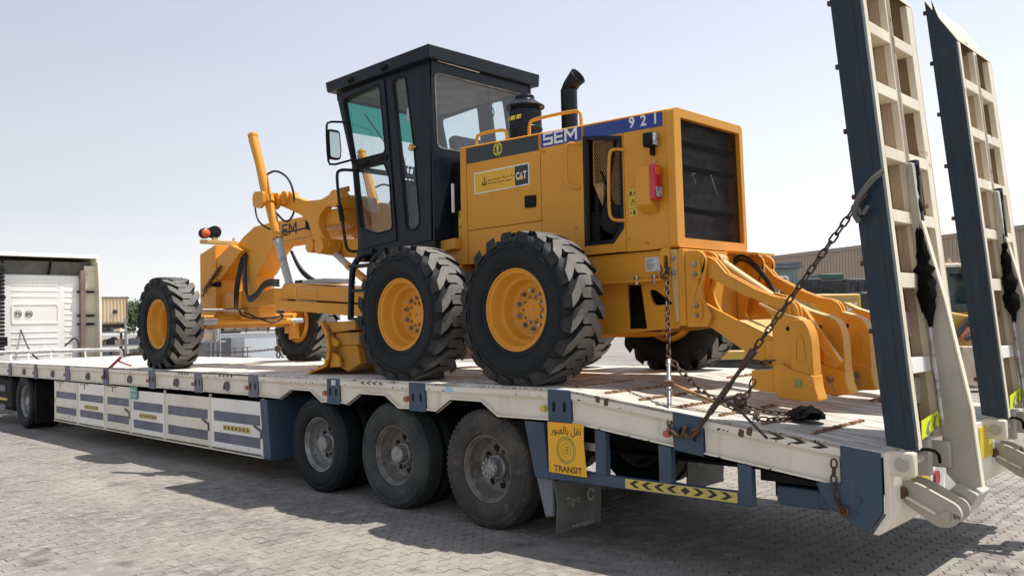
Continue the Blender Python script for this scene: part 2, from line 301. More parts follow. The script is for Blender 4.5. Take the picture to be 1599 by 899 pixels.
# ------------------------------------------------------------------ ground: sheet and paving blocks
def ground_mat(name, joints):
    m = bpy.data.materials.new(name); m.use_nodes = True; n = m.node_tree; b = n.nodes['Principled BSDF']; b.inputs['Roughness'].default_value = .85
    g = n.nodes.new('ShaderNodeNewGeometry')
    def noise(s, d=6):
        t = n.nodes.new('ShaderNodeTexNoise'); t.inputs['Scale'].default_value = s; t.inputs['Detail'].default_value = d; n.links.new(g.outputs['Position'], t.inputs['Vector']); return t.outputs[0]
    def rmp(src, a, c, lo=0, hi=1):
        r = n.nodes.new('ShaderNodeMapRange'); r.inputs[1].default_value = a; r.inputs[2].default_value = c; r.inputs[3].default_value = lo; r.inputs[4].default_value = hi; n.links.new(src, r.inputs[0]); return r.outputs[0]
    def mix(f, a, c):
        x = n.nodes.new('ShaderNodeMix'); x.data_type = 'RGBA'; n.links.new(f, x.inputs[0])
        for i, k in ((6, a), (7, c)):
            if isinstance(k, tuple): x.inputs[i].default_value = (*k, 1)
            else: n.links.new(k, x.inputs[i])
        return x.outputs[2]
    if joints:
        at = n.nodes.new('ShaderNodeAttribute'); at.attribute_name = 'tone'
        col = mix(at.outputs['Fac'], (.165, .150, .128), (.245, .225, .195))
    else: col = mix(noise(1.5), (.165, .150, .128), (.245, .225, .195))
    col = mix(rmp(noise(.45), .42, .62), col, (.28, .252, .215))
    col = mix(rmp(noise(7, 10), .50, .72), col, (.33, .302, .262))
    col = mix(rmp(noise(2.3, 8), .60, .74), col, (.105, .092, .08))
    mp = n.nodes.new('ShaderNodeMapping'); mp.inputs['Scale'].default_value = (.16, 1.5, 1); mp.inputs['Rotation'].default_value = (0, 0, .12); n.links.new(g.outputs['Position'], mp.inputs[0])
    tt = n.nodes.new('ShaderNodeTexNoise'); tt.inputs['Scale'].default_value = 1; tt.inputs['Detail'].default_value = 5; n.links.new(mp.outputs[0], tt.inputs['Vector'])
    col = mix(rmp(tt.outputs[0], .56, .74, 0, .5), col, (.12, .105, .09)); col = mix(rmp(tt.outputs[0], .44, .30, 0, .45), col, (.36, .325, .275))
    col = mix(rmp(noise(.9, 3), .70, .76, 0, .7), col, (.07, .062, .055))
    col = mix(rmp(noise(60, 3), .70, .74), col, (.10, .09, .08))
    n.links.new(col, b.inputs['Base Color'])
    bp = n.nodes.new('ShaderNodeBump'); bp.inputs['Strength'].default_value = .55; bp.inputs['Distance'].default_value = .006
    ad = n.nodes.new('ShaderNodeMath'); ad.operation = 'ADD'; n.links.new(noise(45, 6), ad.inputs[0]); n.links.new(noise(9, 4), ad.inputs[1])
    n.links.new(ad.outputs[0], bp.inputs['Height']); n.links.new(bp.outputs[0], b.inputs['Normal'])
    return m
M['sand'] = ground_mat('sandy_lot', False); M['paver'] = ground_mat('concrete_paver', True)
gm = MB(); gm.add([(-700, -500, -.009), (500, -500, -.009), (500, 700, -.009), (-700, 700, -.009)], [(0, 1, 2, 3)])
ground = obj('ground', gm, 'sand', flat=True, org=(0, 0, -.009)); ground['kind'] = 'structure'
PL, PW, AMP = .225, .1125, .017      # block length along y, width along x, zigzag
def zz(y): t = (y/(PL/2)) % 1; return AMP*(4*abs(t-.5)-1)
def in_view(p, mg=0.):
    d = Vector(p)-CAM; f = d.dot(fwd)
    if f < .3: return None
    x = d.dot(r2)/f*FPX; y = d.dot(u2)/f*FPX
    return f if abs(x) < 800+mg and abs(y) < 450+mg else None
pv = []
rng = np.random.RandomState(4)
for i in range(int(-13/PW), int(7.5/PW)):
    for j in range(int(-4.5/PL), int(6/PL)):
        y0 = j*PL+(i % 2)*PL/2; x0 = i*PW; c = (x0+PW/2, y0+PL/2, 0)
        f = in_view(c, 900)
        if f is None: continue
        if c[1] > 3.4 and (c[0] < -2): continue
        g = .0035; ge = .0018; ys = [y0+ge, y0+PL/4, y0+PL/2, y0+3*PL/4, y0+PL-ge]
        left = [(x0+g+zz(y), y) for y in ys]; right = [(x0+PW-g+zz(y), y) for y in reversed(ys)]
        out = left+right; cx = sum(p[0] for p in out)/10; cy = sum(p[1] for p in out)/10
        h = rng.normal(0, .0012); tx, ty = rng.normal(0, .006, 2)
        top = [(cx+(x-cx)*.955, cy+(y-cy)*.97) for x, y in out]
        vs = [(x, y, h+tx*(x-cx)+ty*(y-cy)) for x, y in top]+[(x, y, h-.004+tx*(x-cx)+ty*(y-cy)) for x, y in out]+[(x, y, -.0085) for x, y in out]
        fs = [tuple(range(10))[::-1]]+[(k, (k+1) % 10, 10+(k+1) % 10, 10+k) for k in range(10)]
        fs += [(10+k, 10+(k+1) % 10, 20+(k+1) % 10, 20+k) for k in range(10)]
        pv.append((f if in_view(c) is not None else 1e3+f, vs, fs, float(np.clip(rng.normal(.5, .28), 0, 1))))
pv.sort(key=lambda a: a[0])
def tone(me, vals):
    a = me.attributes.new('tone', 'FLOAT', 'FACE'); a.data.foreach_set('value', vals)
for f, vs, fs, t in pv[:300]:
    mb = MB(); mb.add(vs, fs); o = obj('paver', mb, 'paver', ground, flat=True); tone(o.data, [t]*len(o.data.polygons))
mb = MB(); tv = []
for f, vs, fs, t in pv[300:]: mb.add(vs, fs); tv += [t]*len(fs)
o = obj('paving_blocks', mb, 'paver', ground, flat=True); tone(o.data, tv); o['kind'] = 'stuff'

from mathutils import noise as mn
dv = []; df = []; gx0, gx1, gy0, gy1, st_ = -13., 7.5, -4.6, 3.4, .07; nx_, ny_ = int((gx1-gx0)/st_), int((gy1-gy0)/st_)
for i in range(nx_+1):
    for j in range(ny_+1):
        x, y = gx0+i*st_, gy0+j*st_; v = Vector((x, y, 0))
        h = mn.noise(v*.55)+.5*mn.noise(v*1.7+Vector((9, 3, 1)))+.22*mn.noise(v*6)+.12*mn.noise(v*15); dv.append((x, y, -.0075+.0125*max(-.2, h-.02)))
for i in range(nx_):
    for j in range(ny_): a = i*(ny_+1)+j; df.append((a, a+ny_+1, a+ny_+2, a+1))
sd_ = MB().add(dv, df); o = obj('sand_drift', sd_, 'sand', ground); o['kind'] = 'stuff'

gb = MB(); rg_ = random.Random(2)
for k in range(900):
    x, y = rg_.uniform(-9, 6), rg_.uniform(-4.2, .2)
    if rg_.random() < .6: x, y = rg_.gauss(-1.8, 1.3), rg_.gauss(-2.0, .7)
    r_ = rg_.uniform(.004, .013)*(1.6 if rg_.random() < .06 else 1); a = rg_.random()*6
    gb.add([(x+r_*math.cos(a+t)*rg_.uniform(.7, 1.2), y+r_*math.sin(a+t)*rg_.uniform(.7, 1.2), -.001) for t in (0, 1.6, 3.1, 4.7)]+[(x, y, r_*rg_.uniform(.5, .9))], [(0, 1, 4), (1, 2, 4), (2, 3, 4), (3, 0, 4)])
o = obj('loose_grit', gb, mat('pale_grit', (.45, .42, .38), (.25, .23, .2), 40, .4, .6, .8), ground, flat=True); o['kind'] = 'stuff'

# ------------------------------------------------------------------ wheels (built at the origin, axis y, outer face towards -y)
def grader_tyre(sg=1, flat_r=.642):
    prof = [(.335, .085), (.352, .05), (.375, .032), (.43, .008), (.50, 0), (.56, .006), (.60, .028), (.622, .06), (.632, .12), (.634, .22)]
    prof = prof+[(r, .44-h) for r, h in reversed(prof[:-1])]
    mb = MB(); mb.lathe(prof, 66)
    def ring(r, h, w):
        mb.lathe([(r-w, h+.002), (r-w*.5, h-.004), (r+w*.5, h-.004), (r+w, h+.002)], 66)
    ring(.40, .018, .008); ring(.535, .001, .006); ring(.395, .44-.016, .008)
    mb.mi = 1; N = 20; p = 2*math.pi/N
    shape = [(0, -1.0), (0, -.50), (.12, -.26), (.32, .22), (.38, .29), (.67, .29), (.69, .23), (.69, -.07), (.665, -.13), (.45, -.13), (.36, -.26), (.16, -.74)]; shape = [(a, b*sg) for a, b in shape]
    for side in (0, 1):
        for k in range(N):
            a0 = k*p+(p/2 if side else 0); vs = []
            for (wd, s_) in shape:
                y = .006+wd*.428 if not side else .434-wd*.428
                a = a0+s_*p; ro = .675-.010*(1-min(1, wd*6)); ri = .575 if wd < .05 else .625
                sh = .010 if wd < .05 else 0
                vs.append((ri*math.cos(a), y-(sh if not side else -sh)*.4, ri*math.sin(a))); vs.append((ro*math.cos(a), y+(sh if not side else -sh), ro*math.sin(a)))
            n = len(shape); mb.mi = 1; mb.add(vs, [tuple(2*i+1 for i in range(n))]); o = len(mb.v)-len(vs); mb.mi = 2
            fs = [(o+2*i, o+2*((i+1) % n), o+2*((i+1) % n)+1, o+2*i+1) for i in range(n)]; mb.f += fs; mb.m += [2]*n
    mb.v = [(x, y, max(z, -flat_r)) for x, y, z in mb.v]
    return mb
def grader_rim(rear):
    mb = MB()
    pr = [(.30, .44), (.345, .40), (.352, .375), (.30, .36), (.285, .30)]
    if rear: pr += [(.28, .345), (.10, .36), (0, .36)]
    outer = [(.338, .075), (.357, .068), (.360, .052), (.352, .042), (.340, .044), (.336, .060), (.320, .066), (.312, .062), (.306, .075), (.298, .15)]
    if rear: outer += [(.290, .165), (.262, .175), (.258, .185), (.250, .245), (.236, .262), (.205, .268), (.20, .272), (.10, .272), (.095, .258), (.05, .255), (0, .255)]
    else: outer += [(.288, .17), (.255, .19), (.248, .20), (.236, .30), (.22, .315), (.12, .32), (.11, .305), (0, .305)]
    mb.lathe(outer, 48); mb.lathe(pr, 40)
    return mb
def nuts(rear):
    mb = MB()
    if rear:
        for k in range(10):
            a = 2*math.pi*k/10+.31; c = (.165*math.cos(a), .268, .165*math.sin(a)); mb.cyl(c, (c[0], .228, c[2]), .0165, 8); mb.cyl(c, (c[0], .262, c[2]), .024, 10)
        for k in range(10):
            a = 2*math.pi*k/10; c = (.115*math.cos(a), .268, .115*math.sin(a)); mb.cyl(c, (c[0], .245, c[2]), .011, 6)
        mb.cyl((0, .26, 0), (0, .248, 0), .012, 8)
    else:
        for k in range(8): a = 2*math.pi*k/8; c = (.17*math.cos(a), .32, .17*math.sin(a)); mb.cyl(c, (c[0], .305, c[2]), .012, 6)
    return mb
grader = thing('motor_grader', 'large orange-yellow road grader with black cab and rear ripper, standing on the low trailer deck', 'motor grader', (-2.7, 1.39, 1.247))
XR, XM, XF, ZW = .395, -1.170, -6.725, 1.889
protos = {}
def grader_wheel(rear, x, y, flip):
    key = rear
    if key not in protos:
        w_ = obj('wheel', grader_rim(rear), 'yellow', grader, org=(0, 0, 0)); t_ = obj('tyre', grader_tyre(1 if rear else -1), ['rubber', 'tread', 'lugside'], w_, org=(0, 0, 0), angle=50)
        obj('lug_nut', nuts(rear), 'steel' if rear else 'yellowdirt', w_, org=(0, 0, 0)); n_ = list(obj.last); protos[key] = (w_, t_, n_)
        for q in [w_, t_]+n_: q.location = (0, 0, 0)
        w_.location = (x+2.7, y-1.39, ZW-1.247); 
        if flip: w_.rotation_euler = (0, 0, math.pi)
        return
    w0, t0, n0 = protos[key]
    w1 = w0.copy(); C.objects.link(w1); w1.parent = grader; w1.location = (x+2.7, y-1.39, ZW-1.247); w1.rotation_euler = (0, 0, math.pi if flip else 0)
    for q in [t0]+n0: q1 = q.copy(); C.objects.link(q1); q1.parent = w1; q1.location = (0, 0, 0)
YN, YFAR = .040, 2.755
grader_wheel(True, XR, YN, False); grader_wheel(True, XM, YN, False); grader_wheel(True, XR, YFAR, True); grader_wheel(True, XM, YFAR, True)
grader_wheel(False, XF, YN, False); grader_wheel(False, XF, YFAR, True)

# ------------------------------------------------------------------ grader body
YC = 1.39
def g(name, mb, m='yellow', parent=grader, **k): return obj(name, mb, m, parent, **k)
# tandem cases and rear frame
for y0, y1 in ((.52, .72), (2.06, 2.26)):
    g('tandem_case', MB().plate(round_poly([(-1.5, 1.70), (-1.2, 1.60), (.42, 1.60), (.72, 1.72), (.72, 2.06), (.42, 2.16), (-1.2, 2.16), (-1.5, 2.04)], .1), y0, y1), bevel=.01)
for x in (XR, XM, XF):
    mb = MB().cyl((x, .33, ZW), (x, 2.45, ZW), .085, 16)
    if x == XF: mb.box(x-.13, x+.13, .62, 2.16, 1.87, 1.99)
    g('axle', mb, 'yellowdirt')
fr = MB()
fr.box(-2.6, -1.05, .80, 1.98, 2.30, 2.58); fr.box(-1.05, .7, .95, 1.83, 1.75, 2.37); fr.box(-2.9, -.9, 1.05, 1.73, 2.05, 2.32)
g('main_frame', fr, bevel=.012)
lp = [(.62, 1.650), (.66, 2.105), (1.52, 2.105), (1.52, 1.76), (1.46, 1.70), (1.17, 1.682), (.99, 1.664)]
slot = [(.97, 1.70), (.955, 2.085), (1.115, 2.085), (1.165, 1.70)]
tear = round_poly([(1.19, 2.035), (1.26, 2.03), (1.44, 1.90), (1.25, 1.895), (1.215, 1.94)], .03)
for y0, y1 in ((.90, .93), (1.85, 1.88)): g('frame_plate', MB().plate(lp, y0, y1, holes=[slot, tear]), bevel=.003)
g('bolster', MB().plate([(.62, 1.66), (.66, 2.10), (1.5, 2.10), (1.5, 1.76)], 1.30, 1.34).box(.62, .66, .93, 1.85, 1.66, 2.10), 'blackmat')
g('rear_ledge', MB().box(.60, 1.50, .84, 1.94, 2.118, 2.355).box(.60, 1.50, .80, 1.98, 2.095, 2.118), bevel=.006)
nb = MB()
for u, v in ((1.13, 2.09), (1.31, 2.09)): nb.cyl((u, .815, 2.075), (u, .815, 2.15), .018, 6)
g('bolt', nb, 'steel')
g('document_label', MB().box(1.215, 1.385, .832, .8385, 2.18, 2.30), 'paper', bevel=.002)
dl = MB()
for k in range(5): dl.box(1.225, 1.225+.05+.02*((k*7) % 3), .8295, .832, 2.20+.018*k, 2.205+.018*k)
g('label_print', dl, 'letterdark', flat=True)
# hood: an inner engine block behind separate side panels
Y0, Y1 = .800, 1.895
g('engine_block', MB().box(-.95, 1.30, 1.02, 1.72, 2.38, 3.44), 'blackmat')
def ztop(x): return 3.598-.034*(x+1.03)
PT = .03
def panel(name, pts, m='yellow', y=Y0, t=PT, **k): return g(name, MB().plate(pts, y, y+t), m, bevel=.004, **k)
G = .004
panel('hood_edge_panel', [(-1.045, 2.385), (-1.03, ztop(-1.03)-.02), (-.945, ztop(-.94)-.02), (-.945, 2.385)])
door = panel('access_door', [(-.94+G, 2.73), (-.94+G, ztop(-.94)-.02), (.078, ztop(.078)-.02), (.078, 2.73)])
panel('lower_side_panel', [(-.94+G, 2.385), (-.94+G, 2.724), (.078, 2.724), (.078, 2.385)])
panel('side_panel', [(.086, 2.375), (.086, ztop(.086)-.02), (.596, ztop(.6)-.02), (.596, 2.375)])
vent = [(.640, 3.395), (1.004, 3.335), (.998, 2.585), (.900, 2.478), (.630, 2.478)]
vo = [(.604, 3.436), (1.036, 3.366), (1.030, 2.567), (.916, 2.444), (.592, 2.446)]
g('side_panel', MB().plate([(.604, 2.365), (.604, ztop(.6)-.02), (1.044, ztop(1.04)-.02), (1.044, 2.365)], Y0, Y0+PT, holes=[vent]), 'yellow', bevel=.003)
panel('side_panel', [(1.050, 2.360), (1.050, ztop(1.05)-.02), (1.496, ztop(1.5)-.02), (1.496, 2.360)])
vf = g('vent_frame', MB().plate(vo, Y0-.006, Y0+.05, holes=[vent]), 'black', bevel=.003)
pf = MB()   # perforated guard behind the opening
sx = .021
for i in range(18):
    for j in range(48):
        x = .645+i*sx+(j % 2)*sx/2; z = 2.50+j*sx*.87
        if x > .99 or z > 3.36: continue
        if x < .68 or z < 2.72 or (z < 3.0 and x < .78): continue
        pf.add([(x-.0072, .858, z-.0072), (x+.0072, .858, z-.0072), (x+.0072, .858, z+.0072), (x-.0072, .858, z+.0072)], [(0, 1, 2, 3)])
g('vent_wall', MB().plate([(.67, 3.44), (1.05, 3.44), (1.05, 2.70), (.80, 2.70), (.66, 3.0)], .860, .866), 'perf', vf and grader, flat=True)
g('perforated_guard', pf, 'hole', flat=True)
eng = MB(); eng.cyl((.74, .850, 2.62), (.93, .848, 3.36), .014, 8); eng.cyl((.66, .90, 2.6), (.70, .90, 3.2), .03, 8); eng.lathe([(.0, -.01), (.13, -.01), (.13, .02)], 20, (.88, .85, 2.66)); eng.box(.63, .72, .86, .92, 2.46, 2.75)
eng.cyl((.76, .852, 3.1), (.90, .852, 2.75), .010, 6)
g('engine_part', eng, 'blackmat')
# far side, top and rear frame of the hood
g('hood_side', MB().plate([(-1.045, 2.385), (-1.03, ztop(-1.03)-.02), (1.496, ztop(1.5)-.02), (1.496, 2.36)], Y1-PT, Y1), bevel=.004)
g('hood_top', MB().plate([(-1.04, ztop(-1.03)-.022), (-1.04, ztop(-1.03)), (1.50, ztop(1.5)), (1.50, ztop(1.5)-.022)], Y0+.004, Y1-.004), bevel=.012)
g('hood_front', MB().box(-1.04, -1.01, Y0+.03, Y1-.03, 2.385, 3.56))
outer = round_poly([(.782, 2.360), (.782, 3.513), (1.900, 3.513), (1.925, 2.360)], .05, 5)
inner = round_poly([(.895, 2.440), (.885, 3.438), (1.842, 3.438), (1.870, 2.440)], .012, 2)
g('rear_grille_frame', MB().plate(outer, 1.502, 1.575, axis='x', holes=[inner]), bevel=.014)
g('radiator', MB().box(1.40, 1.44, .86, 1.88, 2.42, 3.46), 'fins')
gr = MB()
nz, ny = 58, 54
for i in range(nz+1): z = 2.436+(3.442-2.436)*i/nz; gr.box(1.535, 1.5375, .88, 1.875, z-.0022, z+.0022)
for i in range(ny+1): y = .885+(1.873-.885)*i/ny; gr.box(1.532, 1.5345, y-.0022, y+.0022, 2.436, 3.442)
g('grille_mesh', gr, 'mesh', flat=True)
ct = MB()
for z in (2.70, 3.06, 3.27): ct.box(1.46, 1.49, .88, 1.87, z-.02, z+.02)
g('radiator_cross_tube', ct, 'blackmat', bevel=.008)
rd = MB(); rd.bar((1.53, 1.10, 3.00), (1.53, 1.16, 2.92), .004, .012); rd.bar((1.53, 1.16, 3.01), (1.53, 1.12, 3.0), .004, .012); rd.bar((1.53, 1.40, 3.03), (1.53, 1.50, 2.86), .004, .012)
g('zip_tie', rd, 'letterwhite')
# decals
dk = Y0-.002
def decal(name, pts, m, y=None, parent=grader, t=.0015): return g(name, MB().plate(pts, (Y0-.0025) if y is None else y, (Y0+.0005) if y is None else y+t), m, parent=parent, flat=True)
decal('black_band', [(-.930, 3.412), (-.930, ztop(-.93)-.022), (.066, ztop(.066)-.022), (.066, 3.396)], 'stickerblack')
decal('blue_band', [(.098, 3.410), (.098, ztop(.098)-.022), (.588, ztop(.588)-.022), (.588, 3.402)], 'stickerblue')
decal('blue_band', [(.612, 3.400), (.612, ztop(.612)-.022), (1.455, ztop(1.455)-.022), (1.455, 3.376)], 'stickerblue')
def strokes(name, segs, org, right, up, s, wd, m, parent, n, d=.004):
    mb = MB(); org, right, up, n = map(Vector, (org, right, up, n))
    for poly in segs:
        vs = [org+right*(a*s)+up*(b*s)+n*d for a, b in poly]; k = len(vs); vs2 = [v-n*.001 for v in vs]
        mb.add(vs+vs2, [tuple(range(k)), tuple(range(k, 2*k))[::-1]]+[(i, (i+1) % k, (i+1) % k+k, i+k) for i in range(k)])
    return obj(name, mb, m, parent, flat=True)
def rc(x0, y0, x1, y1, sh=0): return [(x0, y0), (x1, y0+sh), (x1, y1+sh), (x0, y1)]
S_ = [rc(0, .82, 1, 1), rc(0, .55, .2, .82), rc(0, .41, 1, .59), rc(.8, .18, 1, .41), rc(0, 0, 1, .18)]
E_ = [rc(1.14, 0, 1.34, 1), rc(1.34, .82, 2.05, 1), rc(1.34, .41, 2.0, .59), rc(1.34, 0, 2.05, .18)]
M_ = [rc(2.2, 0, 2.4, 1), rc(3.25, 0, 3.45, 1), [(2.4, 1), (2.4, .68), (2.82, .22), (2.82, .52)], [(2.82, .52), (2.82, .22), (3.25, .68), (3.25, 1)]]
strokes('sem_lettering', S_+E_+M_, (.130, Y0, 3.425), (1, 0, -.02), (0, 0, 1), .119, 0, 'letterwhite', grader, (0, -1, 0), .004)
for ch, x in (('9', 1.115), ('2', 1.235), ('1', 1.355)): text(ch, grader, (x, Y0, 3.418-.034*(x-1.1)), (1, 0, -.034), (0, 0, 1), .128, 'letterwhite', depth=.004, offset=.022, sx=1.0)
em = []
for a0, a1 in ((20, 160), (200, 340)):
    o_ = arc(0, 0, 1, a0, a1, 12); i_ = arc(0, 0, .74, a1, a0, 12); em.append(o_+i_)
em += [[(-.16, -.95), (.16, -.95), (.16, .95), (-.16, .95)], [(-1.02, .12), (-.62, .12), (-.62, -.12), (-1.02, -.12)], [(.62, .12), (1.02, .12), (1.02, -.12), (.62, -.12)],
       [(-.16, .2), (-.34, .5), (-.34, .3), (-.16, 0)], [(.16, .2), (.34, .5), (.34, .3), (.16, 0)]]
em = [e for e in em]
strokes('round_emblem', em, (-.475, Y0, 3.492), (1, 0, 0), (0, 0, 1), .064, 0, 'letteryellow', grader, (0, -1, 0), .004)
decal('dealer_sticker', [(-.822, 3.084), (-.822, 3.302), (-.062, 3.298), (-.062, 3.088)], 'letterwhite', Y0-.003, t=.0015)
decal('sticker_amber', [(-.810, 3.096), (-.810, 3.290), (-.250, 3.287), (-.250, 3.097)], 'amberplate', Y0-.0042, t=.001)
decal('sticker_black', [(-.250, 3.097), (-.250, 3.287), (-.074, 3.286), (-.074, 3.100)], 'stickerblack', Y0-.0042, t=.001)
text('CAT', grader, (-.238, Y0-.0045, 3.155), (1, 0, 0), (0, 0, 1), .098, 'letterwhite', depth=.001, offset=.03, sx=.74)
strokes('sticker_triangle', [[(0, 0), (1, 0), (.5, .75)]], (-.195, Y0-.0057, 3.150), (1, 0, 0), (0, 0, 1), .062, 0, 'amberplate', grader, (0, -1, 0), .001)
strokes('dealer_emblem', [rc(0, 0, 1, .25), rc(0, 0, .2, .6), rc(.8, 0, 1, .8), rc(.45, .3, .6, 1.1), [(.40, .9), (.65, .9), (.52, 1.5)]], (-.705, Y0-.005, 3.160), (1, 0, 0), (0, 0, 1), .062, 0, 'letterbrown', grader, (0, -1, 0), .001)
text('\ufee2\ufef4\ufea4\ufe98\ufeae\ufee3 \ufed0\ufee8\ufebb \ufe94\ufeb4\ufeb3\ufe86\ufee3', grader, (-.620, Y0-.0045, 3.195), (1, 0, 0), (0, 0, 1), .045, 'letterbrown', depth=.001, sx=1.35)
o = g('dealer_small_print', MB().box(-.620, -.50, Y0-.0052, Y0-.0045, 3.163, 3.172).box(-.49, -.40, Y0-.0052, Y0-.0045, 3.163, 3.172).box(-.39, -.29, Y0-.0052, Y0-.0045, 3.163, 3.172), 'letterbrown', flat=True); o['kind'] = 'stuff'
lt = panel('door_latch', round_poly([(-.125, 2.868), (-.125, 2.985), (.020, 2.978), (.018, 2.864)], .015), 'blackmat', Y0-.010, .012)
g('latch_recess', MB().box(-.105, -.005, Y0-.012, Y0-.009, 2.885, 2.965), 'hole', lt)
def warn(x0, x1, z0, z1, y, parent=grader):
    p = g('warning_label', MB().box(x0, x1, y-.003, y, z0, z1), 'signyellow', parent, flat=True)
    cx = (x0+x1)/2; h = (z1-z0); s = (x1-x0)*.7
    mb = MB(); zc = z0+h*.42
    for a, b in (((-.5, 0), (.5, 0)), ((.5, 0), (0, .87)), ((0, .87), (-.5, 0))):
        mb.bar((cx+a[0]*s, y-.0045, zc+a[1]*s), (cx+b[0]*s, y-.0045, zc+b[1]*s), .002, .006, (0, 1, 0))
    mb.box(cx-.003, cx+.003, y-.0045, y-.0035, zc+.015, zc+.04)
    mb.box(x0+.01, cx-.01, y-.0045, y-.0035, z1-h*.2, z1-h*.08); mb.box(cx+.01, x1-.01, y-.0045, y-.0035, z1-h*.18, z1-h*.1)
    mb.box(cx, cx+.02, y-.0045, y-.0035, z0+h*.06, z0+h*.22); mb.box(x0+.01, cx-.01, y-.0045, y-.0035, z0+h*.12, z0+h*.16)
    for k in (z0+h*.3, z0+h*.78): mb.box(x0, x1, y-.0045, y-.0035, k-.0015, k+.0015)
    g('warning_print', mb, 'letterdark', p, flat=True)
warn(1.092, 1.180, 2.655, 2.888, Y0)
# handles, rails, lights
def loop(name, pts, r, m='yellow', parent=grader, sm=2): return g(name, MB().tube(pts, r, 10, sm), m, parent)
loop('grab_handle', [(.575, Y0, 3.365), (.50, Y0-.075, 3.385), (.478, Y0-.085, 3.33), (.470, Y0-.085, 3.06), (.485, Y0-.075, 2.985), (.555, Y0, 2.975)], .014)
loop('grab_handle', [(1.075, Y0, 3.235), (.985, Y0-.075, 3.25), (.955, Y0-.085, 3.20), (.935, Y0-.085, 2.72), (.96, Y0-.075, 2.635), (1.055, Y0, 2.632)], .014)
loop('top_rail', [(-.865, .88, 3.56), (-.862, .88, 3.68), (-.82, .88, 3.715), (-.46, .88, 3.70), (-.425, .88, 3.66), (-.425, .88, 3.56)], .016)
loop('top_rail', [(-.125, .88, 3.55), (-.120, .88, 3.69), (-.08, .88, 3.725), (.48, .88, 3.71), (.525, .88, 3.67), (.525, .88, 3.54)], .016)
wl = g('work_light', MB().box(1.315, 1.415, .70, .78, 3.205, 3.325).box(1.34, 1.38, .76, .80, 3.14, 3.22), 'blackmat', bevel=.014)
g('lens', MB().box(1.415, 1.425, .705, .775, 3.215, 3.315), 'lampglass', wl, bevel=.004)
g('light_bracket_screw', MB().cyl((1.37, .795, 3.15), (1.37, .79, 3.15), .012, 8).cyl((1.37, .795, 3.09), (1.37, .79, 3.09), .012, 8), 'steel')
tb = g('tail_light_bracket', MB().plate([(.675, 2.725), (.675, 3.045), (.80, 3.045), (.80, 2.655)], 1.245, 1.395, axis='x'), 'yellow', bevel=.012)
tl = g('tail_light', MB().box(1.395, 1.450, .665, .775, 2.755, 3.045), 'red', bevel=.012)
g('tail_light_section', MB().box(1.4505, 1.456, .675, .765, 2.78, 2.86), 'lampglass', tl, bevel=.004)
g('tail_light_section', MB().box(1.4505, 1.456, .675, .765, 2.96, 3.03), 'orangelens', tl, bevel=.004)
sc = MB()
for x, z in ((1.515, 3.31), (1.505, 2.79), (1.535, 2.765), (1.27, 2.42), (.50, 2.62), (.13, 3.37), (1.08, 2.47), (.65, 2.41)): sc.cyl((x, Y0-.003, z), (x, Y0-.009, z), .011, 8)
g('panel_screw', sc, 'yellowdirt')
# exhaust and air cleaner
ex = MB(); ex.cyl((-.13, 1.5, 3.45), (-.13, 1.5, 4.13), .085, 24)
P0, P1 = Vector((-.13, 1.5, 4.13)), Vector((.0, 1.5, 4.30))
vs = []; seg = 24
for t, c_, tilt in ((0, P0, 0), (1, Vector((-.085, 1.5, 4.19)), .4), (2, Vector((.0, 1.5, 4.255)), 1.0)):
    for k in range(seg):
        a = 2*math.pi*k/seg; ax = Vector((math.cos(tilt), 0, -math.sin(tilt))); p = c_+.085*(math.cos(a)*ax*(1.0 if t < 2 else 1.15)+math.sin(a)*Vector((0, 1, 0))); vs.append(p)
ex.add(vs, [(r*seg+k, r*seg+(k+1) % seg, (r+1)*seg+(k+1) % seg, (r+1)*seg+k) for r in (0, 1) for k in range(seg)])
e_ = g('exhaust_stack', ex, 'black'); e_.modifiers.new('thick', 'SOLIDIFY').thickness = .006
ac = MB(); c0 = (-.40, 1.13, 0)
ac.lathe([(0, 3.55), (.165, 3.55), (.165, 3.70), (.172, 3.705), (.172, 3.73), (.165, 3.735), (.165, 3.90), (.15, 3.92), (.15, 3.945), (.19, 3.945), (.195, 3.935), (.20, 3.95), (.10, 4.02), (.095, 4.06), (0, 4.065)], 28, c0, 'z')
acl = g('air_pre_cleaner', ac, 'black', bevel=.003)
strokes('cleaner_marks', [[(a, 0), (a+.55, 0), (a+.85, 1), (a+.3, 1)] if k % 3 else [(a, 0), (a+.25, 0), (a+.55, 1), (a+.3, 1)] for k, a in enumerate([.0, .7, 1.2, 1.9, 2.6, 3.1, 3.8])], (-.475, .958, 3.795), (1, .02, 0), (0, 0, 1), .042, 0, 'letteryellow', acl, (0, -1, 0), .004)

# ------------------------------------------------------------------ cab
CY0, CY1 = .63, 2.15
side = [(-2.985, 4.535), (-1.245, 4.535), (-1.300, 3.60), (-1.315, 2.65), (-2.575, 2.60), (-2.69, 3.62)]
w1 = round_poly([(-2.815, 4.425), (-2.130, 4.455), (-2.045, 3.69), (-2.640, 3.69)], .05)
w2 = round_poly([(-2.610, 3.57), (-2.075, 3.57), (-1.985, 3.40), (-1.945, 2.83), (-2.25, 2.815), (-2.52, 2.91)], .05)
w3 = round_poly([(-1.905, 4.46), (-1.690, 4.45), (-1.575, 3.70), (-1.500, 2.86), (-1.555, 2.80), (-1.72, 2.81), (-1.80, 3.70)], .05)
for y in (CY0, CY1-.04):
    g('cab_side', MB().plate(side, y, y+.04, holes=[w1, w2, w3]), 'black', bevel=.006)
    for h_ in (w1, w2, w3): g('window_pane', MB().add([(a, y+.02, b) for a, b in h_], [tuple(range(len(h_)))]), 'glass', flat=True)
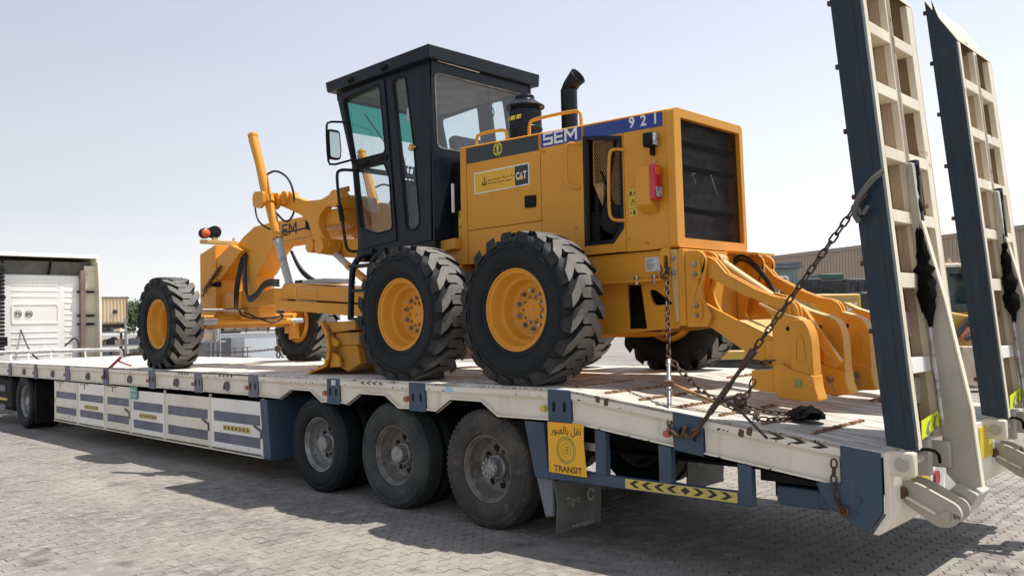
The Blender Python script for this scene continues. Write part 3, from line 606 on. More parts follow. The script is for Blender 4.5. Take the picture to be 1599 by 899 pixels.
dr = g('cab_door', MB().plate(round_poly([(-2.93, 4.50), (-2.045, 4.515), (-1.875, 2.70), (-2.56, 2.66), (-2.665, 3.62)], .04), CY0-.016, CY0-.002,
       holes=[[(a*1.0, b) for a, b in w1], w2]), 'black', bevel=.004)
g('door_rail', MB().box(-2.60, -2.0, CY0-.03, CY0-.016, 3.605, 3.655), 'blackmat', dr, bevel=.004)
g('door_handle', MB().box(-2.50, -2.33, CY0-.05, CY0-.016, 3.600, 3.640), 'blackmat', dr, bevel=.01)
g('gasket', MB().plate(round_poly([(-2.835, 4.445), (-2.115, 4.475), (-2.028, 3.67), (-2.655, 3.67)], .06), CY0-.020, CY0-.014, holes=[w1]), 'blackmat', dr)
g('gasket', MB().plate(round_poly([(-2.63, 3.59), (-2.06, 3.59), (-1.965, 3.41), (-1.925, 2.81), (-2.25, 2.795), (-2.54, 2.895)], .06), CY0-.020, CY0-.014, holes=[w2]), 'blackmat', dr)
g('gasket', MB().plate(round_poly([(-1.925, 4.475), (-1.675, 4.465), (-1.558, 3.70), (-1.483, 2.85), (-1.54, 2.78), (-1.73, 2.79), (-1.82, 3.70)], .06), CY0-.006, CY0-.001, holes=[w3]), 'blackmat')
g('door_clamp', MB().box(-1.60, -1.56, CY0-.04, CY0, 3.63, 3.70).cyl((-1.63, CY0-.02, 3.665), (-1.52, CY0-.02, 3.665), .012, 8), 'yellow_light')
rw = round_poly([(.70, 3.63), (.68, 4.40), (2.10, 4.40), (2.08, 3.63)], .07)
g('cab_rear_wall', MB().plate([(.63, 2.65), (.63, 4.535), (2.15, 4.535), (2.15, 2.65)], -1.285, -1.255, axis='x', holes=[rw]), 'black', bevel=.006)
g('window_pane', MB().add([(-1.265, a, b) for a, b in rw], [tuple(range(len(rw)))]), 'glass', flat=True)
rg = round_poly([(.685, 3.615), (.665, 4.415), (2.115, 4.415), (2.095, 3.615)], .075)
g('rear_window_seal', MB().plate(rg, -1.254, -1.249, axis='x', holes=[rw]), 'liner')
def lerp(p, q, t): return tuple(p[i]+(q[i]-p[i])*t for i in range(3))
fa, fb = (-2.97, 4.50), (-2.69, 3.62)
ff = MB()
for y in (CY0+.02, 1.39, CY1-.06):
    ff.obox(((-2.97-2.69)/2+.015, y+.02, 4.06), (.14, 0, -.44), (0, .02, 0), (.012, 0, .004)); 
ff.obox((-2.955, 1.39, 4.49), (.012, 0, 0), (0, .76, 0), (0, 0, .04)); ff.obox((-2.68, 1.39, 3.60), (.012, 0, 0), (0, .76, 0), (0, 0, .03)); ff.obox((-2.585, 1.39, 2.70), (.02, 0, 0), (0, .76, 0), (0, 0, .10))
g('front_window_frame', ff, 'black')
def fp(z): return -2.955+(4.49-z)*.3146
zb = 4.05
g('windscreen', MB().add([(fp(4.47), .67, 4.47), (fp(4.47), 2.11, 4.47), (fp(3.62), 2.11, 3.62), (fp(3.62), .67, 3.62)], [(0, 1, 2, 3)]), 'glass', flat=True)
g('sun_band', MB().add([(fp(4.47)+.012, .67, 4.47), (fp(4.47)+.012, 2.11, 4.47), (fp(zb)+.012, 2.11, zb), (fp(zb)+.012, .67, zb)], [(0, 1, 2, 3)]), 'greenglass', flat=True)
g('wiper', MB().bar((fp(4.35)-.03, 1.0, 4.35), (fp(3.8)-.03, 1.35, 3.8), .012, .012), 'blackmat')
g('lower_windscreen', MB().add([(-2.68, .67, 3.58), (-2.68, 2.11, 3.58), (-2.60, 2.11, 2.8), (-2.60, .67, 2.8)], [(0, 1, 2, 3)]), 'glass', flat=True)
rf = MB().plate([(-3.05, 4.545), (-3.085, 4.675), (-1.190, 4.675), (-1.205, 4.532)], .545, 2.245); 
g('cab_roof', rf, 'black', bevel=.012)
g('roof_bracket', MB().box(-2.60, -2.52, .525, .56, 4.56, 4.62).box(-1.98, -1.90, .525, .56, 4.56, 4.62).box(-2.58, -2.54, .50, .53, 4.57, 4.60).box(-1.96, -1.92, .50, .53, 4.57, 4.60), 'blackmat', bevel=.004)
g('roof_gutter', MB().tube([(-1.235, .70, 4.535), (-1.235, 1.30, 4.525)], .007), 'paper')
g('headliner', MB().box(-2.90, -1.30, .68, 2.10, 4.47, 4.50), 'liner')
g('cab_floor', MB().box(-2.60, -1.27, .64, 2.14, 2.56, 2.66), 'black', bevel=.006)
g('cab_lower_rear', MB().box(-1.255, -1.06, .90, 1.9, 2.60, 3.48), 'blackmat')
g('rear_step', MB().box(-1.12, -1.095, .78, .84, 2.93, 3.22), 'black'); g('white_grip', MB().box(-1.118, -1.10, .745, .775, 2.93, 3.23), 'letterwhite', bevel=.004)
warn(-1.105, -1.045, 2.62, 2.95, .83)
g('deck_plate', MB().plate([(-2.10, 2.50), (-2.07, 2.60), (-1.05, 2.66), (-1.05, 2.55)], .72, 2.05), 'yellow', bevel=.006)
# interior
st = MB(); st.box(-1.92, -1.50, 1.15, 1.63, 3.02, 3.16); st.obox((-1.49, 1.39, 3.50), (.05, 0, .02), (0, .23, 0), (-.09, 0, .36)); st.box(-1.85, -1.6, 1.25, 1.53, 2.66, 3.02)
g('seat', st, 'seat', bevel=.03)
cn = MB(); cn.obox((-2.42, 1.39, 3.05), (.07, 0, .02), (0, .20, 0), (-.06, 0, .38)); cn.box(-2.56, -2.36, 1.12, 1.66, 3.38, 3.48)
for y in (1.16, 1.22, 1.28, 1.50, 1.56, 1.62): cn.cyl((-2.42, y, 3.46), (-2.36, y, 3.62), .008, 6); cn.lathe([(0, -.02), (.02, -.012), (.022, .01), (0, .022)], 8, (-2.36, y, 3.63), 'z')
g('control_console', cn, 'blackmat')
g('side_cabinet', MB().box(-1.75, -1.34, .72, .98, 2.66, 3.28), 'seat', bevel=.02)
g('steering_wheel', MB().tube([(-2.25+.10*math.sin(2*math.pi*k/16)*.3, 1.39+.2*math.cos(2*math.pi*k/16), 3.52+.2*math.sin(2*math.pi*k/16)) for k in range(17)], .014), 'blackmat')
g('cab_fan', MB().tube([(-1.42, 1.62+.08*math.cos(2*math.pi*k/14), 4.18+.08*math.sin(2*math.pi*k/14)) for k in range(15)], .006).bar((-1.42, 1.62, 4.1), (-1.42, 1.62, 4.45), .01, .01).bar((-1.42, 1.56, 4.22), (-1.42, 1.68, 4.14), .03, .004), 'blackmat')
st2 = MB()
for x in (-1.72, -1.60): st2.box(x, x+.075, .668, .671, 3.98, 4.12)
g('cab_notice', st2, 'paper', flat=True)
# mirror, door rail, ladder
loop('mirror_arm', [(-2.84, .62, 4.17), (-2.76, .36, 4.12), (-2.75, .33, 4.05), (-2.73, .33, 3.68), (-2.73, .36, 3.61), (-2.70, .62, 3.70)], .013, 'blackmat', sm=1)
mi = g('mirror', MB().plate(round_poly([(.345, 3.69), (.335, 4.03), (.495, 4.03), (.515, 3.80), (.50, 3.69)], .04), -2.77, -2.725, axis='x'), 'blackmat', bevel=.01)
g('mirror_glass', MB().plate(round_poly([(.362, 3.71), (.352, 4.01), (.478, 4.01), (.497, 3.80), (.483, 3.71)], .03), -2.725, -2.720, axis='x'), 'mirror', mi, flat=True)
loop('door_grab_rail', [(-2.62, .62, 3.57), (-2.73, .47, 3.58), (-2.755, .46, 3.50), (-2.70, .46, 3.15), (-2.66, .46, 3.02), (-2.60, .46, 2.70), (-2.54, .46, 2.62), (-2.43, .60, 2.63)], .018, 'black')
g('rail_grip', MB().tube([(-2.70, .46, 3.16), (-2.655, .46, 2.98)], .03, 10), 'blackmat')
ld = MB()
ld.tube([(-2.02, .42, 2.585), (-2.18, .40, 2.575), (-2.30, .37, 2.48), (-2.335, .35, 2.36), (-2.37, .35, 1.86)], .035, 8, 1)
ld.tube([(-1.80, .42, 2.585), (-1.92, .40, 2.55), (-2.0, .37, 2.46), (-2.02, .35, 2.36), (-2.06, .35, 1.86)], .030, 8, 1)
for z in (2.44, 2.17, 1.865): ld.box(-2.38, -1.78, .33, .47, z-.015, z+.015)
g('access_ladder', ld, 'black')
g('ladder_bracket', MB().box(-2.34, -2.24, .44, .60, 2.55, 2.62).box(-2.45, -2.30, .50, .64, 2.5, 2.62), 'black', bevel=.01)

# ------------------------------------------------------------------ gooseneck, front block, linkage
neck = [(-2.62, 3.12), (-2.95, 3.29), (-5.60, 3.31), (-6.03, 3.295), (-6.36, 3.175), (-6.60, 3.05), (-7.14, 2.82), (-7.16, 2.58), (-6.88, 2.56), (-6.42, 2.80),
        (-6.42, 2.10), (-6.01, 2.10), (-6.01, 2.56), (-5.93, 2.59), (-5.60, 2.88), (-5.45, 2.965), (-3.60, 2.955), (-3.35, 2.72), (-2.62, 2.66)]
g('gooseneck_frame', MB().plate(neck, 1.235, 1.545), bevel=.012)
g('neck_cheek_plate', MB().plate([(-6.55, 3.06), (-7.15, 2.82), (-7.16, 2.575), (-6.88, 2.555), (-6.20, 2.95)], 1.12, 1.235), bevel=.006)
g('neck_seam', MB().tube([(-5.42, 1.234, 2.995), (-3.95, 1.234, 3.035)], .006), 'yellowdirt')
g('front_block', MB().plate([(-7.50, 1.98), (-7.50, 2.985), (-6.98, 3.10), (-6.98, 1.98)], 1.10, 1.70), bevel=.008)
g('front_bolster', MB().box(-7.0, -6.35, 1.18, 1.60, 1.93, 2.35).box(-6.6, -5.95, 1.25, 1.53, 1.98, 2.2), bevel=.01)
g('knuckle', MB().box(XF-.1, XF+.12, .36, .60, 1.75, 2.05), 'yellow', bevel=.02); g('knuckle', MB().box(XF-.1, XF+.12, 2.18, 2.42, 1.70, 2.08), 'yellow', bevel=.02)
kb = MB().plate(round_poly([(-6.62, 2.0), (-6.50, 2.02), (-6.42, 1.62), (-6.62, 1.60)], .02), 2.14, 2.22); g('steering_arm', kb, 'yellow', bevel=.006)
tr = MB(); tr.cyl((-6.38, .55, 1.90), (-6.38, .85, 1.90), .045, 12); g('tie_rod_end', tr, 'wrap'); g('tie_rod_end', MB().cyl((-6.38, 1.98, 1.90), (-6.38, 2.25, 1.90), .042, 12), 'wrap')
g('tie_rod', MB().cyl((-6.38, .75, 1.90), (-6.38, 2.05, 1.90), .038, 12).cyl((-6.38, .80, 1.90), (-6.38, 1.05, 1.90), .05, 12).cyl((-6.38, 1.70, 1.90), (-6.38, 2.02, 1.90), .05, 12), 'yellow')
g('lean_rod', MB().cyl((-6.30, .52, 2.075), (-6.30, 1.98, 2.075), .022, 10), 'steel')
g('lean_rod', MB().cyl((-6.52, .55, 1.97), (-6.52, 2.15, 1.99), .03, 10), 'yellow')
loop('hydraulic_hose', [(-6.25, 1.1, 2.06), (-6.1, 1.05, 1.98), (-6.15, 1.3, 1.93), (-6.2, 1.7, 1.95), (-6.3, 1.85, 1.99)], .016, 'hose')
loop('hydraulic_hose', [(-6.20, 1.15, 2.03), (-6.05, 1.4, 1.90), (-6.15, 1.62, 1.86), (-6.1, 1.78, 1.98), (-6.2, 1.6, 2.05)], .014, 'hose')
for dx in (0, .05, .10):
    loop('hydraulic_hose', [(-6.30+dx, 1.21, 2.98-dx), (-6.42+dx, 1.19, 2.72), (-6.52+dx, 1.17, 2.40), (-6.56+dx, 1.19, 2.08)], .016, 'hose')
for dz in (0, .035, .07):
    loop('hydraulic_hose', [(-6.24, 1.20, 2.88-dz), (-6.22+dz, 1.16, 2.45), (-6.02, 1.10, 2.24-dz), (-5.70, 1.06, 2.28-dz), (-5.38, 1.03, 2.47-dz), (-5.0, 1.02, 2.44-dz)], .017, 'hose')
for dz in (0, .05):
    loop('hydraulic_hose', [(-5.46, 1.50, 2.90), (-5.36, 1.55, 2.70-dz), (-5.22, 1.6, 2.54-dz), (-4.92, 1.6, 2.42)], .02, 'hose')
g('valve_fitting', MB().box(-6.92, -6.84, 1.04, 1.12, 2.44, 2.52).cyl((-6.88, 1.04, 2.47), (-6.88, .98, 2.47), .03, 8), 'blackmat')
g('front_work_light', MB().lathe([(0, -.10), (.07, -.10), (.085, -.07), (.095, .05), (.09, .07), (0, .075)], 16, (-6.63, .90, 3.245), 'x'), 'blackmat')
g('turn_lamp', MB().lathe([(0, -.05), (.06, -.045), (.075, -.02), (.08, .06), (0, .08)], 16, (-6.60, .73, 3.215), 'x'), 'blackmat')
g('amber_lens', MB().lathe([(0, .105), (.035, .10), (.062, .08), (.068, .05)], 16, (-6.60, .73, 3.215), 'x'), 'orangelens')
g('light_bar', MB().box(-6.63, -6.55, .68, 1.26, 3.06, 3.12).box(-6.62, -6.56, .86, .94, 3.12, 3.17), 'yellow_light', bevel=.006)
g('light_bar_bolt', MB().cyl((-6.59, 1.20, 3.12), (-6.59, 1.20, 3.17), .02, 6), 'yellow_light')
def lift(y, sgn):
    top = Vector((-4.75, y, 4.34)); mid = Vector((-4.19, y+.02*sgn, 2.92)); low = Vector((-4.00, y+.06*sgn, 2.34)); d = (mid-top).normalized()
    c = g('lift_cylinder', MB().cyl(top, mid, .060, 20).cyl(top, top+d*.04, .066, 20).cyl(top+d*.92, top+d*1.02, .078, 20).cyl(mid-d*.08, mid, .068, 20), 'yellow')
    g('cylinder_rod', MB().cyl(mid, low, .045, 12).cyl(mid+d*.02, mid+d*.3, .054, 12).cyl(mid+d*.34, low, .05, 12), 'wrap', c)
    loop('cylinder_pipe', [top+Vector((-.09, 0, -.05)), top+d*.45+Vector((-.095, 0, 0)), top+d*.92+Vector((-.12, 0, .0))], .011, 'hose', sm=0)
    g('trunnion_yoke', MB().plate(round_poly([(-4.76, 3.35), (-4.78, 3.48), (-4.72, 3.54), (-4.52, 3.52), (-4.50, 3.36), (-4.6, 3.31)], .03), y-.13, y-.09).plate(round_poly([(-4.76, 3.35), (-4.78, 3.48), (-4.72, 3.54), (-4.52, 3.52), (-4.50, 3.36), (-4.6, 3.31)], .03), y+.09, y+.13).cyl((-4.74, y-.10, 3.43), (-4.74, y+.10, 3.43), .045, 12).shift(.23), 'yellow', bevel=.012)
    loop('hydraulic_hose', [(-4.49, y+.05, 3.78), (-4.32, y+.08, 3.82), (-4.09, y+.12, 3.70), (-3.99, y+.14, 3.50), (-4.07, y+.2, 3.25), (-4.27, y+.2, 3.12), (-4.47, y+.15, 3.3)], .014, 'hose')
    loop('hydraulic_hose', [(-4.71, y, 3.50), (-4.67, y-.02, 3.28), (-4.57, y, 3.12), (-4.32, y+.15, 3.0), (-3.97, y+.3, 3.05)], .012, 'hose')
lift(.52, 1); lift(2.26, -1)
def saddle(y0, y1):
    pts = [(-4.74, 3.42), (-4.66, 3.50), (-4.50, 3.535), (-4.36, 3.52), (-4.26, 3.44), (-3.98, 3.355), (-3.66, 3.335), (-3.42, 3.385), (-3.28, 3.41), (-3.22, 3.32), (-3.34, 3.25),
           (-3.56, 3.235), (-3.70, 3.14), (-3.72, 3.02), (-3.60, 2.86), (-3.48, 2.80), (-3.50, 2.74), (-3.70, 2.745), (-3.80, 2.84), (-3.95, 3.09), (-4.12, 3.20), (-4.40, 3.30)]
    g('saddle_arm', MB().plate(pts, y0, y1).shift(.24), bevel=.010)
saddle(.68, .78); saddle(2.0, 2.10)
sd = MB(); sd.cyl((-4.45, .64, 3.45), (-4.45, .82, 3.45), .085, 18); sd.cyl((-3.36, .66, 3.31), (-3.36, .82, 3.31), .105, 20); sd.cyl((-3.36, .82, 3.29), (-3.36, 1.24, 3.29), .085, 20); sd.cyl((-3.60, .60, 2.76), (-3.60, .86, 2.76), .095, 18); sd.cyl((-3.90, .66, 2.79), (-3.90, .86, 2.79), .085, 18)
sd.cyl((-4.45, .64, 3.47), (-4.45, .62, 3.47), .022, 6).cyl((-4.42, .64, 3.43), (-4.42, .62, 3.43), .022, 6).cyl((-3.32, 1.54, 3.29), (-3.32, 2.1, 3.29), .125, 20).cyl((-3.60, 1.9, 2.76), (-3.60, 2.15, 2.76), .095, 18)
g('pivot_pin', sd.shift(.24))
for k in range(4): g('hose_fitting', MB().cyl((-3.23+.06*k, .82, 3.40), (-3.23+.06*k, .82, 3.46), .022, 8), 'yellowdirt')
g('cross_link', MB().plate(round_poly([(-3.92, 2.70), (-3.92, 2.86), (-3.3, 2.84), (-2.6, 2.78), (-2.6, 2.60), (-3.4, 2.62)], .05), .88, 1.02).shift(.2), bevel=.015)
g('saddle_cross_beam', MB().box(-3.85, -3.15, .78, 2.0, 3.02, 3.22), 'yellow', bevel=.02)
g('side_shift_cylinder', MB().cyl((-3.55, .84, 2.70), (-3.05, .75, 2.46), .035, 12).cyl((-3.15, .77, 2.51), (-2.4, .62, 2.20), .045, 14).shift(.14), ['yellow'])
g('side_shift_rod', MB().cyl((-3.60, .85, 2.73), (-3.10, .76, 2.49), .038, 12).shift(.14), 'wrap')
strokes('frame_lettering', [[(a, b*1.0) for a, b in q] for q in E_+M_], (-5.44, 1.235, 3.075), (1, 0, .02), (0, 0, 1), .165, 0, 'letterdark', grader, (0, -1, 0), .003)
g('hose_manifold', MB().box(-4.55, -4.25, 1.16, 1.235, 3.10, 3.25), 'blackmat', bevel=.02)
# drawbar, circle and blade
g('drawbar', MB().plate([(-6.1, 2.10), (-6.1, 2.28), (-5.45, 2.355), (-4.75, 2.30), (-4.75, 2.15)], 1.20, 1.58).plate([(-5.1, 2.15), (-5.1, 2.32), (-4.75, 2.30), (-4.75, 2.15)], 1.0, 1.78), bevel=.008)
g('circle_upper_box', MB().plate(round_poly([(-4.86, 2.185), (-4.86, 2.33), (-4.78, 2.392), (-3.0, 2.225), (-3.0, 2.06)], .02), .98, 1.80), bevel=.008)
g('circle_lower_plate', MB().plate([(-4.95, 2.045), (-4.94, 2.165), (-2.9, 2.035), (-2.9, 1.89)], .93, 1.85), bevel=.006)
g('box_outline', MB().plate([(-4.50, 2.14), (-4.50, 2.33), (-4.02, 2.285), (-4.02, 2.10)], .974, .981, holes=[[(-4.48, 2.155), (-4.48, 2.312), (-4.04, 2.27), (-4.04, 2.115)]]), 'yellow_light')
g('plastic_sheet', MB().plate([(-4.55, 2.385), (-4.4, 2.42), (-4.0, 2.415), (-3.85, 2.35), (-4.3, 2.36)], 1.1, 1.5), 'wrap')
cx_, cz_ = -3.38, 1.62
bl = [(-2.955, 1.845), (-2.865, 1.78), (-2.80, 1.68), (-2.772, 1.56), (-2.785, 1.46), (-2.845, 1.38), (-3.20, 1.252)]
bb = bl+[(a+.03, b-.004) for a, b in reversed(bl)]
bd = g('moldboard', MB().plate(bb, .32, 2.42), 'yellowdirt', bevel=.004)
g('blade_end_bit', MB().plate([(-2.97, 1.85), (-2.87, 1.80), (-2.80, 1.70), (-2.76, 1.56), (-2.775, 1.44), (-2.84, 1.36), (-3.21, 1.25), (-3.10, 1.262), (-2.80, 1.335), (-2.735, 1.44), (-2.72, 1.56), (-2.76, 1.72), (-2.85, 1.83)], .295, .32), 'yellow', bd, bevel=.003)
bt = MB()
for a, b in ((-2.86, 1.77), (-2.785, 1.66), (-2.765, 1.52), (-2.80, 1.41), (-2.93, 1.34), (-3.08, 1.29)): bt.cyl((a+.018, .30, b), (a+.018, .285, b), .013, 6)
g('blade_bolt', bt, 'yellowdirt', bd)
bk = MB(); bk.box(-2.74, -2.30, .40, .62, 1.58, 1.72); bk.plate([(-2.75, 1.72), (-2.30, 1.75), (-2.30, 1.85), (-2.86, 1.83)], .36, 1.4); bk.plate([(-2.74, 1.34), (-2.74, 1.58), (-2.36, 1.58), (-2.30, 1.38), (-2.55, 1.28)], .42, 1.2)
g('blade_bracket', bk, 'yellowdirt', bevel=.01)
g('blade_lug', MB().plate(round_poly([(-2.76, 1.58), (-2.76, 1.68), (-2.62, 1.62), (-2.64, 1.56)], .02), .345, .38).plate(round_poly([(-2.78, 1.33), (-2.74, 1.50), (-2.62, 1.46), (-2.58, 1.34)], .02), .345, .38), 'yellow', bevel=.006)
g('blade_slide', MB().box(-2.40, -2.1, .5, 2.3, 1.36, 1.55), 'rust', bevel=.02)

# ------------------------------------------------------------------ ripper
def curve_pts(a, b, c, n=6): return [((1-t)**2*a[0]+2*t*(1-t)*b[0]+t*t*c[0], (1-t)**2*a[1]+2*t*(1-t)*b[1]+t*t*c[1]) for t in [i/n for i in range(n+1)]]
mpl = [(1.615, 2.325), (1.72, 2.325)]+curve_pts((1.76, 2.31), (1.81, 2.28), (1.80, 2.22), 4)+curve_pts((1.79, 2.10), (1.72, 1.98), (1.80, 1.86), 6)+curve_pts((1.835, 1.80), (1.83, 1.71), (1.74, 1.71), 5)+[(1.615, 1.71)]
for y in (.82, 1.00, 1.78, 1.96): g('ripper_mount_plate', MB().plate(mpl, y, y+.035), bevel=.005)
g('ripper_back_plate', MB().box(1.545, 1.615, .80, 2.0, 1.72, 2.345), bevel=.008)
g('side_flange', MB().plate([(1.50, 2.10), (1.485, 2.345), (1.56, 2.345), (1.56, 1.75), (1.53, 1.75)], .79, .82), 'yellow_light', bevel=.004)
bo = MB()
for x, y, z in ((1.525, .77, 2.27), (1.525, .77, 2.155)): bo.cyl((x, .79, z), (x, y, z), .02, 6)
for x, z in ((1.715, 2.21), (1.715, 2.13), (1.72, 1.88), (1.72, 1.80)): bo.cyl((x, .80, z), (x, .786, z), .02, 8)
g('mount_bolt', bo, 'steel')
for zc in (2.17, 1.84): g('pin_keeper', MB().plate(round_poly([(1.68, zc-.08), (1.68, zc+.08), (1.765, zc+.08), (1.765, zc-.08)], .04), .803, .82), bevel=.005)
g('tow_lug', MB().plate(round_poly([(1.395, 2.21), (1.395, 2.33), (1.43, 2.362), (1.50, 2.362), (1.50, 2.10), (1.44, 2.12)], .04), .775, .825, holes=[round_poly([(1.438, 2.19), (1.438, 2.30), (1.478, 2.30), (1.478, 2.19)], .019)]), 'yellow', bevel=.008)
ul = curve_pts((1.70, 2.15), (1.70, 2.24), (1.79, 2.275), 4)+[(1.86, 2.235), (1.95, 2.13), (2.20, 1.99), (2.36, 1.925)]+curve_pts((2.42, 1.915), (2.53, 1.90), (2.535, 1.79), 5)+curve_pts((2.53, 1.74), (2.44, 1.70), (2.40, 1.77), 4)+[(2.29, 1.875), (2.08, 1.955), (1.80, 2.10)]
for y0 in (.87, .93): g('ripper_upper_arm', MB().plate(ul, y0, y0+.028), bevel=.004)
for y0 in (1.88, 1.94): g('ripper_upper_arm', MB().plate([(a-.10, b) for a, b in ul], y0, y0+.028), bevel=.004)
g('arm_keeper', MB().plate(round_poly([(2.42, 1.76), (2.39, 1.87), (2.47, 1.89), (2.50, 1.78)], .04), .855, .87), bevel=.004)
g('keeper_hole', MB().cyl((2.448, .8545, 1.825), (2.448, .850, 1.825), .014, 10), 'rustlight')
ll = [(1.70, 1.86), (1.74, 1.90), (1.83, 1.85), (2.02, 1.755), (2.36, 1.60), (2.36, 1.40), (2.18, 1.45), (1.80, 1.70), (1.72, 1.73)]
for y0 in (.88, 1.86): g('ripper_lower_arm', MB().plate(ll, y0, y0+.05), bevel=.004)
for dx, dz in ((0, 0), (.05, .02)): g('weld_bead', MB().tube([(2.03+dx, .885, 1.752-dz), (2.36, .885, 1.598)], .006, 6), 'yellowdirt')
g('ripper_top_plate', MB().add([(2.00, .93, 1.755), (2.38, .93, 1.585), (2.38, 1.86, 1.585), (2.00, 1.86, 1.755), (2.00, .93, 1.735), (2.38, .93, 1.565), (2.38, 1.86, 1.565), (2.00, 1.86, 1.735)],
       [(0, 1, 2, 3), (4, 7, 6, 5), (0, 4, 5, 1), (1, 5, 6, 2), (2, 6, 7, 3), (3, 7, 4, 0)]), 'yellow_light')
g('ripper_beam', MB().box(2.26, 2.42, .86, 2.52, 1.40, 1.60), bevel=.01)
cp = MB(); cp.plate(curve_pts((1.62, 2.0), (1.70, 2.05), (1.9, 2.0), 4)+curve_pts((2.08, 1.95), (2.14, 1.76), (2.05, 1.74), 4)+[(1.62, 1.74)], 1.62, 1.66, holes=[round_poly([(1.68, 1.78), (1.72, 1.96), (1.86, 1.92), (1.92, 1.80)], .04)])
g('cylinder_bracket', cp, bevel=.004)
g('bracket_pin', MB().cyl((2.04, 1.60, 1.80), (2.04, 1.62, 1.80), .035, 12))
for y in (1.20,):
    g('ripper_cylinder', MB().cyl((1.70, y, 2.25), (2.16, y, 1.93), .042, 18).cyl((1.70, y-.06, 2.25), (1.70, y+.06, 2.25), .060, 16).cyl((2.16, y, 1.93), (2.45, y, 1.73), .026, 10), 'yellow_light' if y < 1.3 else 'yellow')
for dz in (0, .035): loop('ripper_hose', [(1.60, 1.6, 2.27-dz), (1.68, 1.6, 2.325-dz), (1.78, 1.6, 2.27-dz), (1.90, 1.6, 2.14-dz), (1.97, 1.6, 2.02-dz), (1.99, 1.6, 1.90-dz)], .013, 'hose')
g('hose_guard', MB().plate([(1.58, 2.335), (1.90, 2.30), (1.90, 2.32), (1.58, 2.36)], 1.5, 1.8), 'yellow')
g('brace_flange', MB().bar((2.36, 1.26, 1.83), (2.66, 1.26, 1.40), .02, .07), 'yellow_light')
g('diagonal_brace', MB().bar((2.42, 1.20, 1.83), (2.70, 1.20, 1.42), .055, .03), 'yellow')
shank_side = [(2.502, 1.40)]+[(2.498, 1.62)]+curve_pts((2.50, 1.70), (2.52, 1.755), (2.57, 1.752), 4)+curve_pts((2.605, 1.745), (2.655, 1.69), (2.665, 1.58), 5)+[(2.672, 1.34), (2.50, 1.385)]
brk = [(2.25, 1.875), (2.36, 1.815), (2.56, 1.752), (2.575, 1.735), (2.545, 1.725), (2.53, 1.66), (2.52, 1.38), (2.35, 1.40), (2.35, 1.62), (2.34, 1.80), (2.28, 1.855)]
shoe = [(2.40, 1.175), (2.36, 1.24), (2.36, 1.40), (2.43, 1.432), (2.50, 1.39), (2.675, 1.345), (2.682, 1.26), (2.70, 1.20), (2.705, 1.165), (2.56, 1.160)]
for i, y in enumerate((.87, 1.42, 1.93, 2.42)):
    b_ = g('shank_bracket', MB().plate(brk, y-.045, y-.018).plate(brk, y+.040, y+.065), bevel=.004)
    g('bracket_hole', MB().cyl((2.475, y-.0465, 1.685), (2.475, y-.040, 1.685), .017, 12), 'hole', b_)
    g('shank_cap', MB().plate([(2.245, 1.870), (2.25, 1.885), (2.36, 1.828), (2.565, 1.760), (2.575, 1.745), (2.36, 1.812)], y-.048, y+.068), 'yellow_light', b_)
    s_ = g('ripper_shank', MB().plate(shank_side, y-.075, y+.055), bevel=.012)
    g('shank_recess', MB().plate(round_poly([(2.535, 1.44), (2.54, 1.60), (2.56, 1.64), (2.605, 1.63), (2.62, 1.44)], .02), y-.080, y-.0745, holes=[round_poly([(2.547, 1.455), (2.551, 1.60), (2.567, 1.622), (2.595, 1.615), (2.608, 1.455)], .018)]), 'yellow', s_, bevel=.003)
    t_ = g('ripper_shoe', MB().plate(shoe, y-.092, y+.070), bevel=.014)
    g('shoe_pin', MB().cyl((2.56, y-.09, 1.285), (2.56, y-.110, 1.285), .028, 12) if i else MB().box(2.535, 2.59, y-.099, y-.090, 1.26, 1.315), 'rustlight' if i else 'green', t_)
    if i: g('shoe_cotter', MB().tube([(2.56, y-.10, 1.26), (2.57, y-.10, 1.22), (2.595, y-.105, 1.195)], .005), 'steel', t_)
g('ripper_end_tooth', MB().plate(round_poly([(2.185, 1.232), (2.185, 1.375), (2.42, 1.385), (2.45, 1.36), (2.45, 1.215), (2.43, 1.205)], .02), .79, .93), bevel=.015)
g('beam_bolt', MB().cyl((2.385, .855, 1.50), (2.385, .835, 1.50), .024, 6), 'steel'); g('beam_clip', MB().plate(round_poly([(2.33, 1.395), (2.33, 1.53), (2.42, 1.53), (2.45, 1.395)], .03), .84, .86), bevel=.004)

# ------------------------------------------------------------------ low-bed trailer
trailer = thing('lowbed_trailer', 'long cream and blue-grey low-bed trailer carrying the grader, loading ramps raised at its rear', 'trailer', (-5, 1.45, 0))
ZD = 1.247; WT = 2.90
def zd(x): return ZD if x <= 1.0 else ZD-.1156*(x-1.0)
def p_(name, mb, m, parent=trailer, **k): return obj(name, mb, m, parent, **k)
p_('deck', MB().plate([(-14.9, ZD-.03), (-14.9, ZD), (1.0, ZD), (1.0, ZD-.03)], .0, WT), 'deck', bevel=.004)
p_('tail_deck', MB().plate([(1.0, zd(1)-.03), (1.0, zd(1)-.001), (3.44, zd(3.44)-.001), (3.44, zd(3.44)-.03)], .0, WT), 'taildeck', bevel=.004)
for k in range(22):
    x = -14.2+k*.69
    p_('deck_weld_seam', MB().box(x, x+.014, .06, WT-.06, ZD, ZD+.0035), 'rustlight' if k % 5 == 0 else 'white', flat=True)
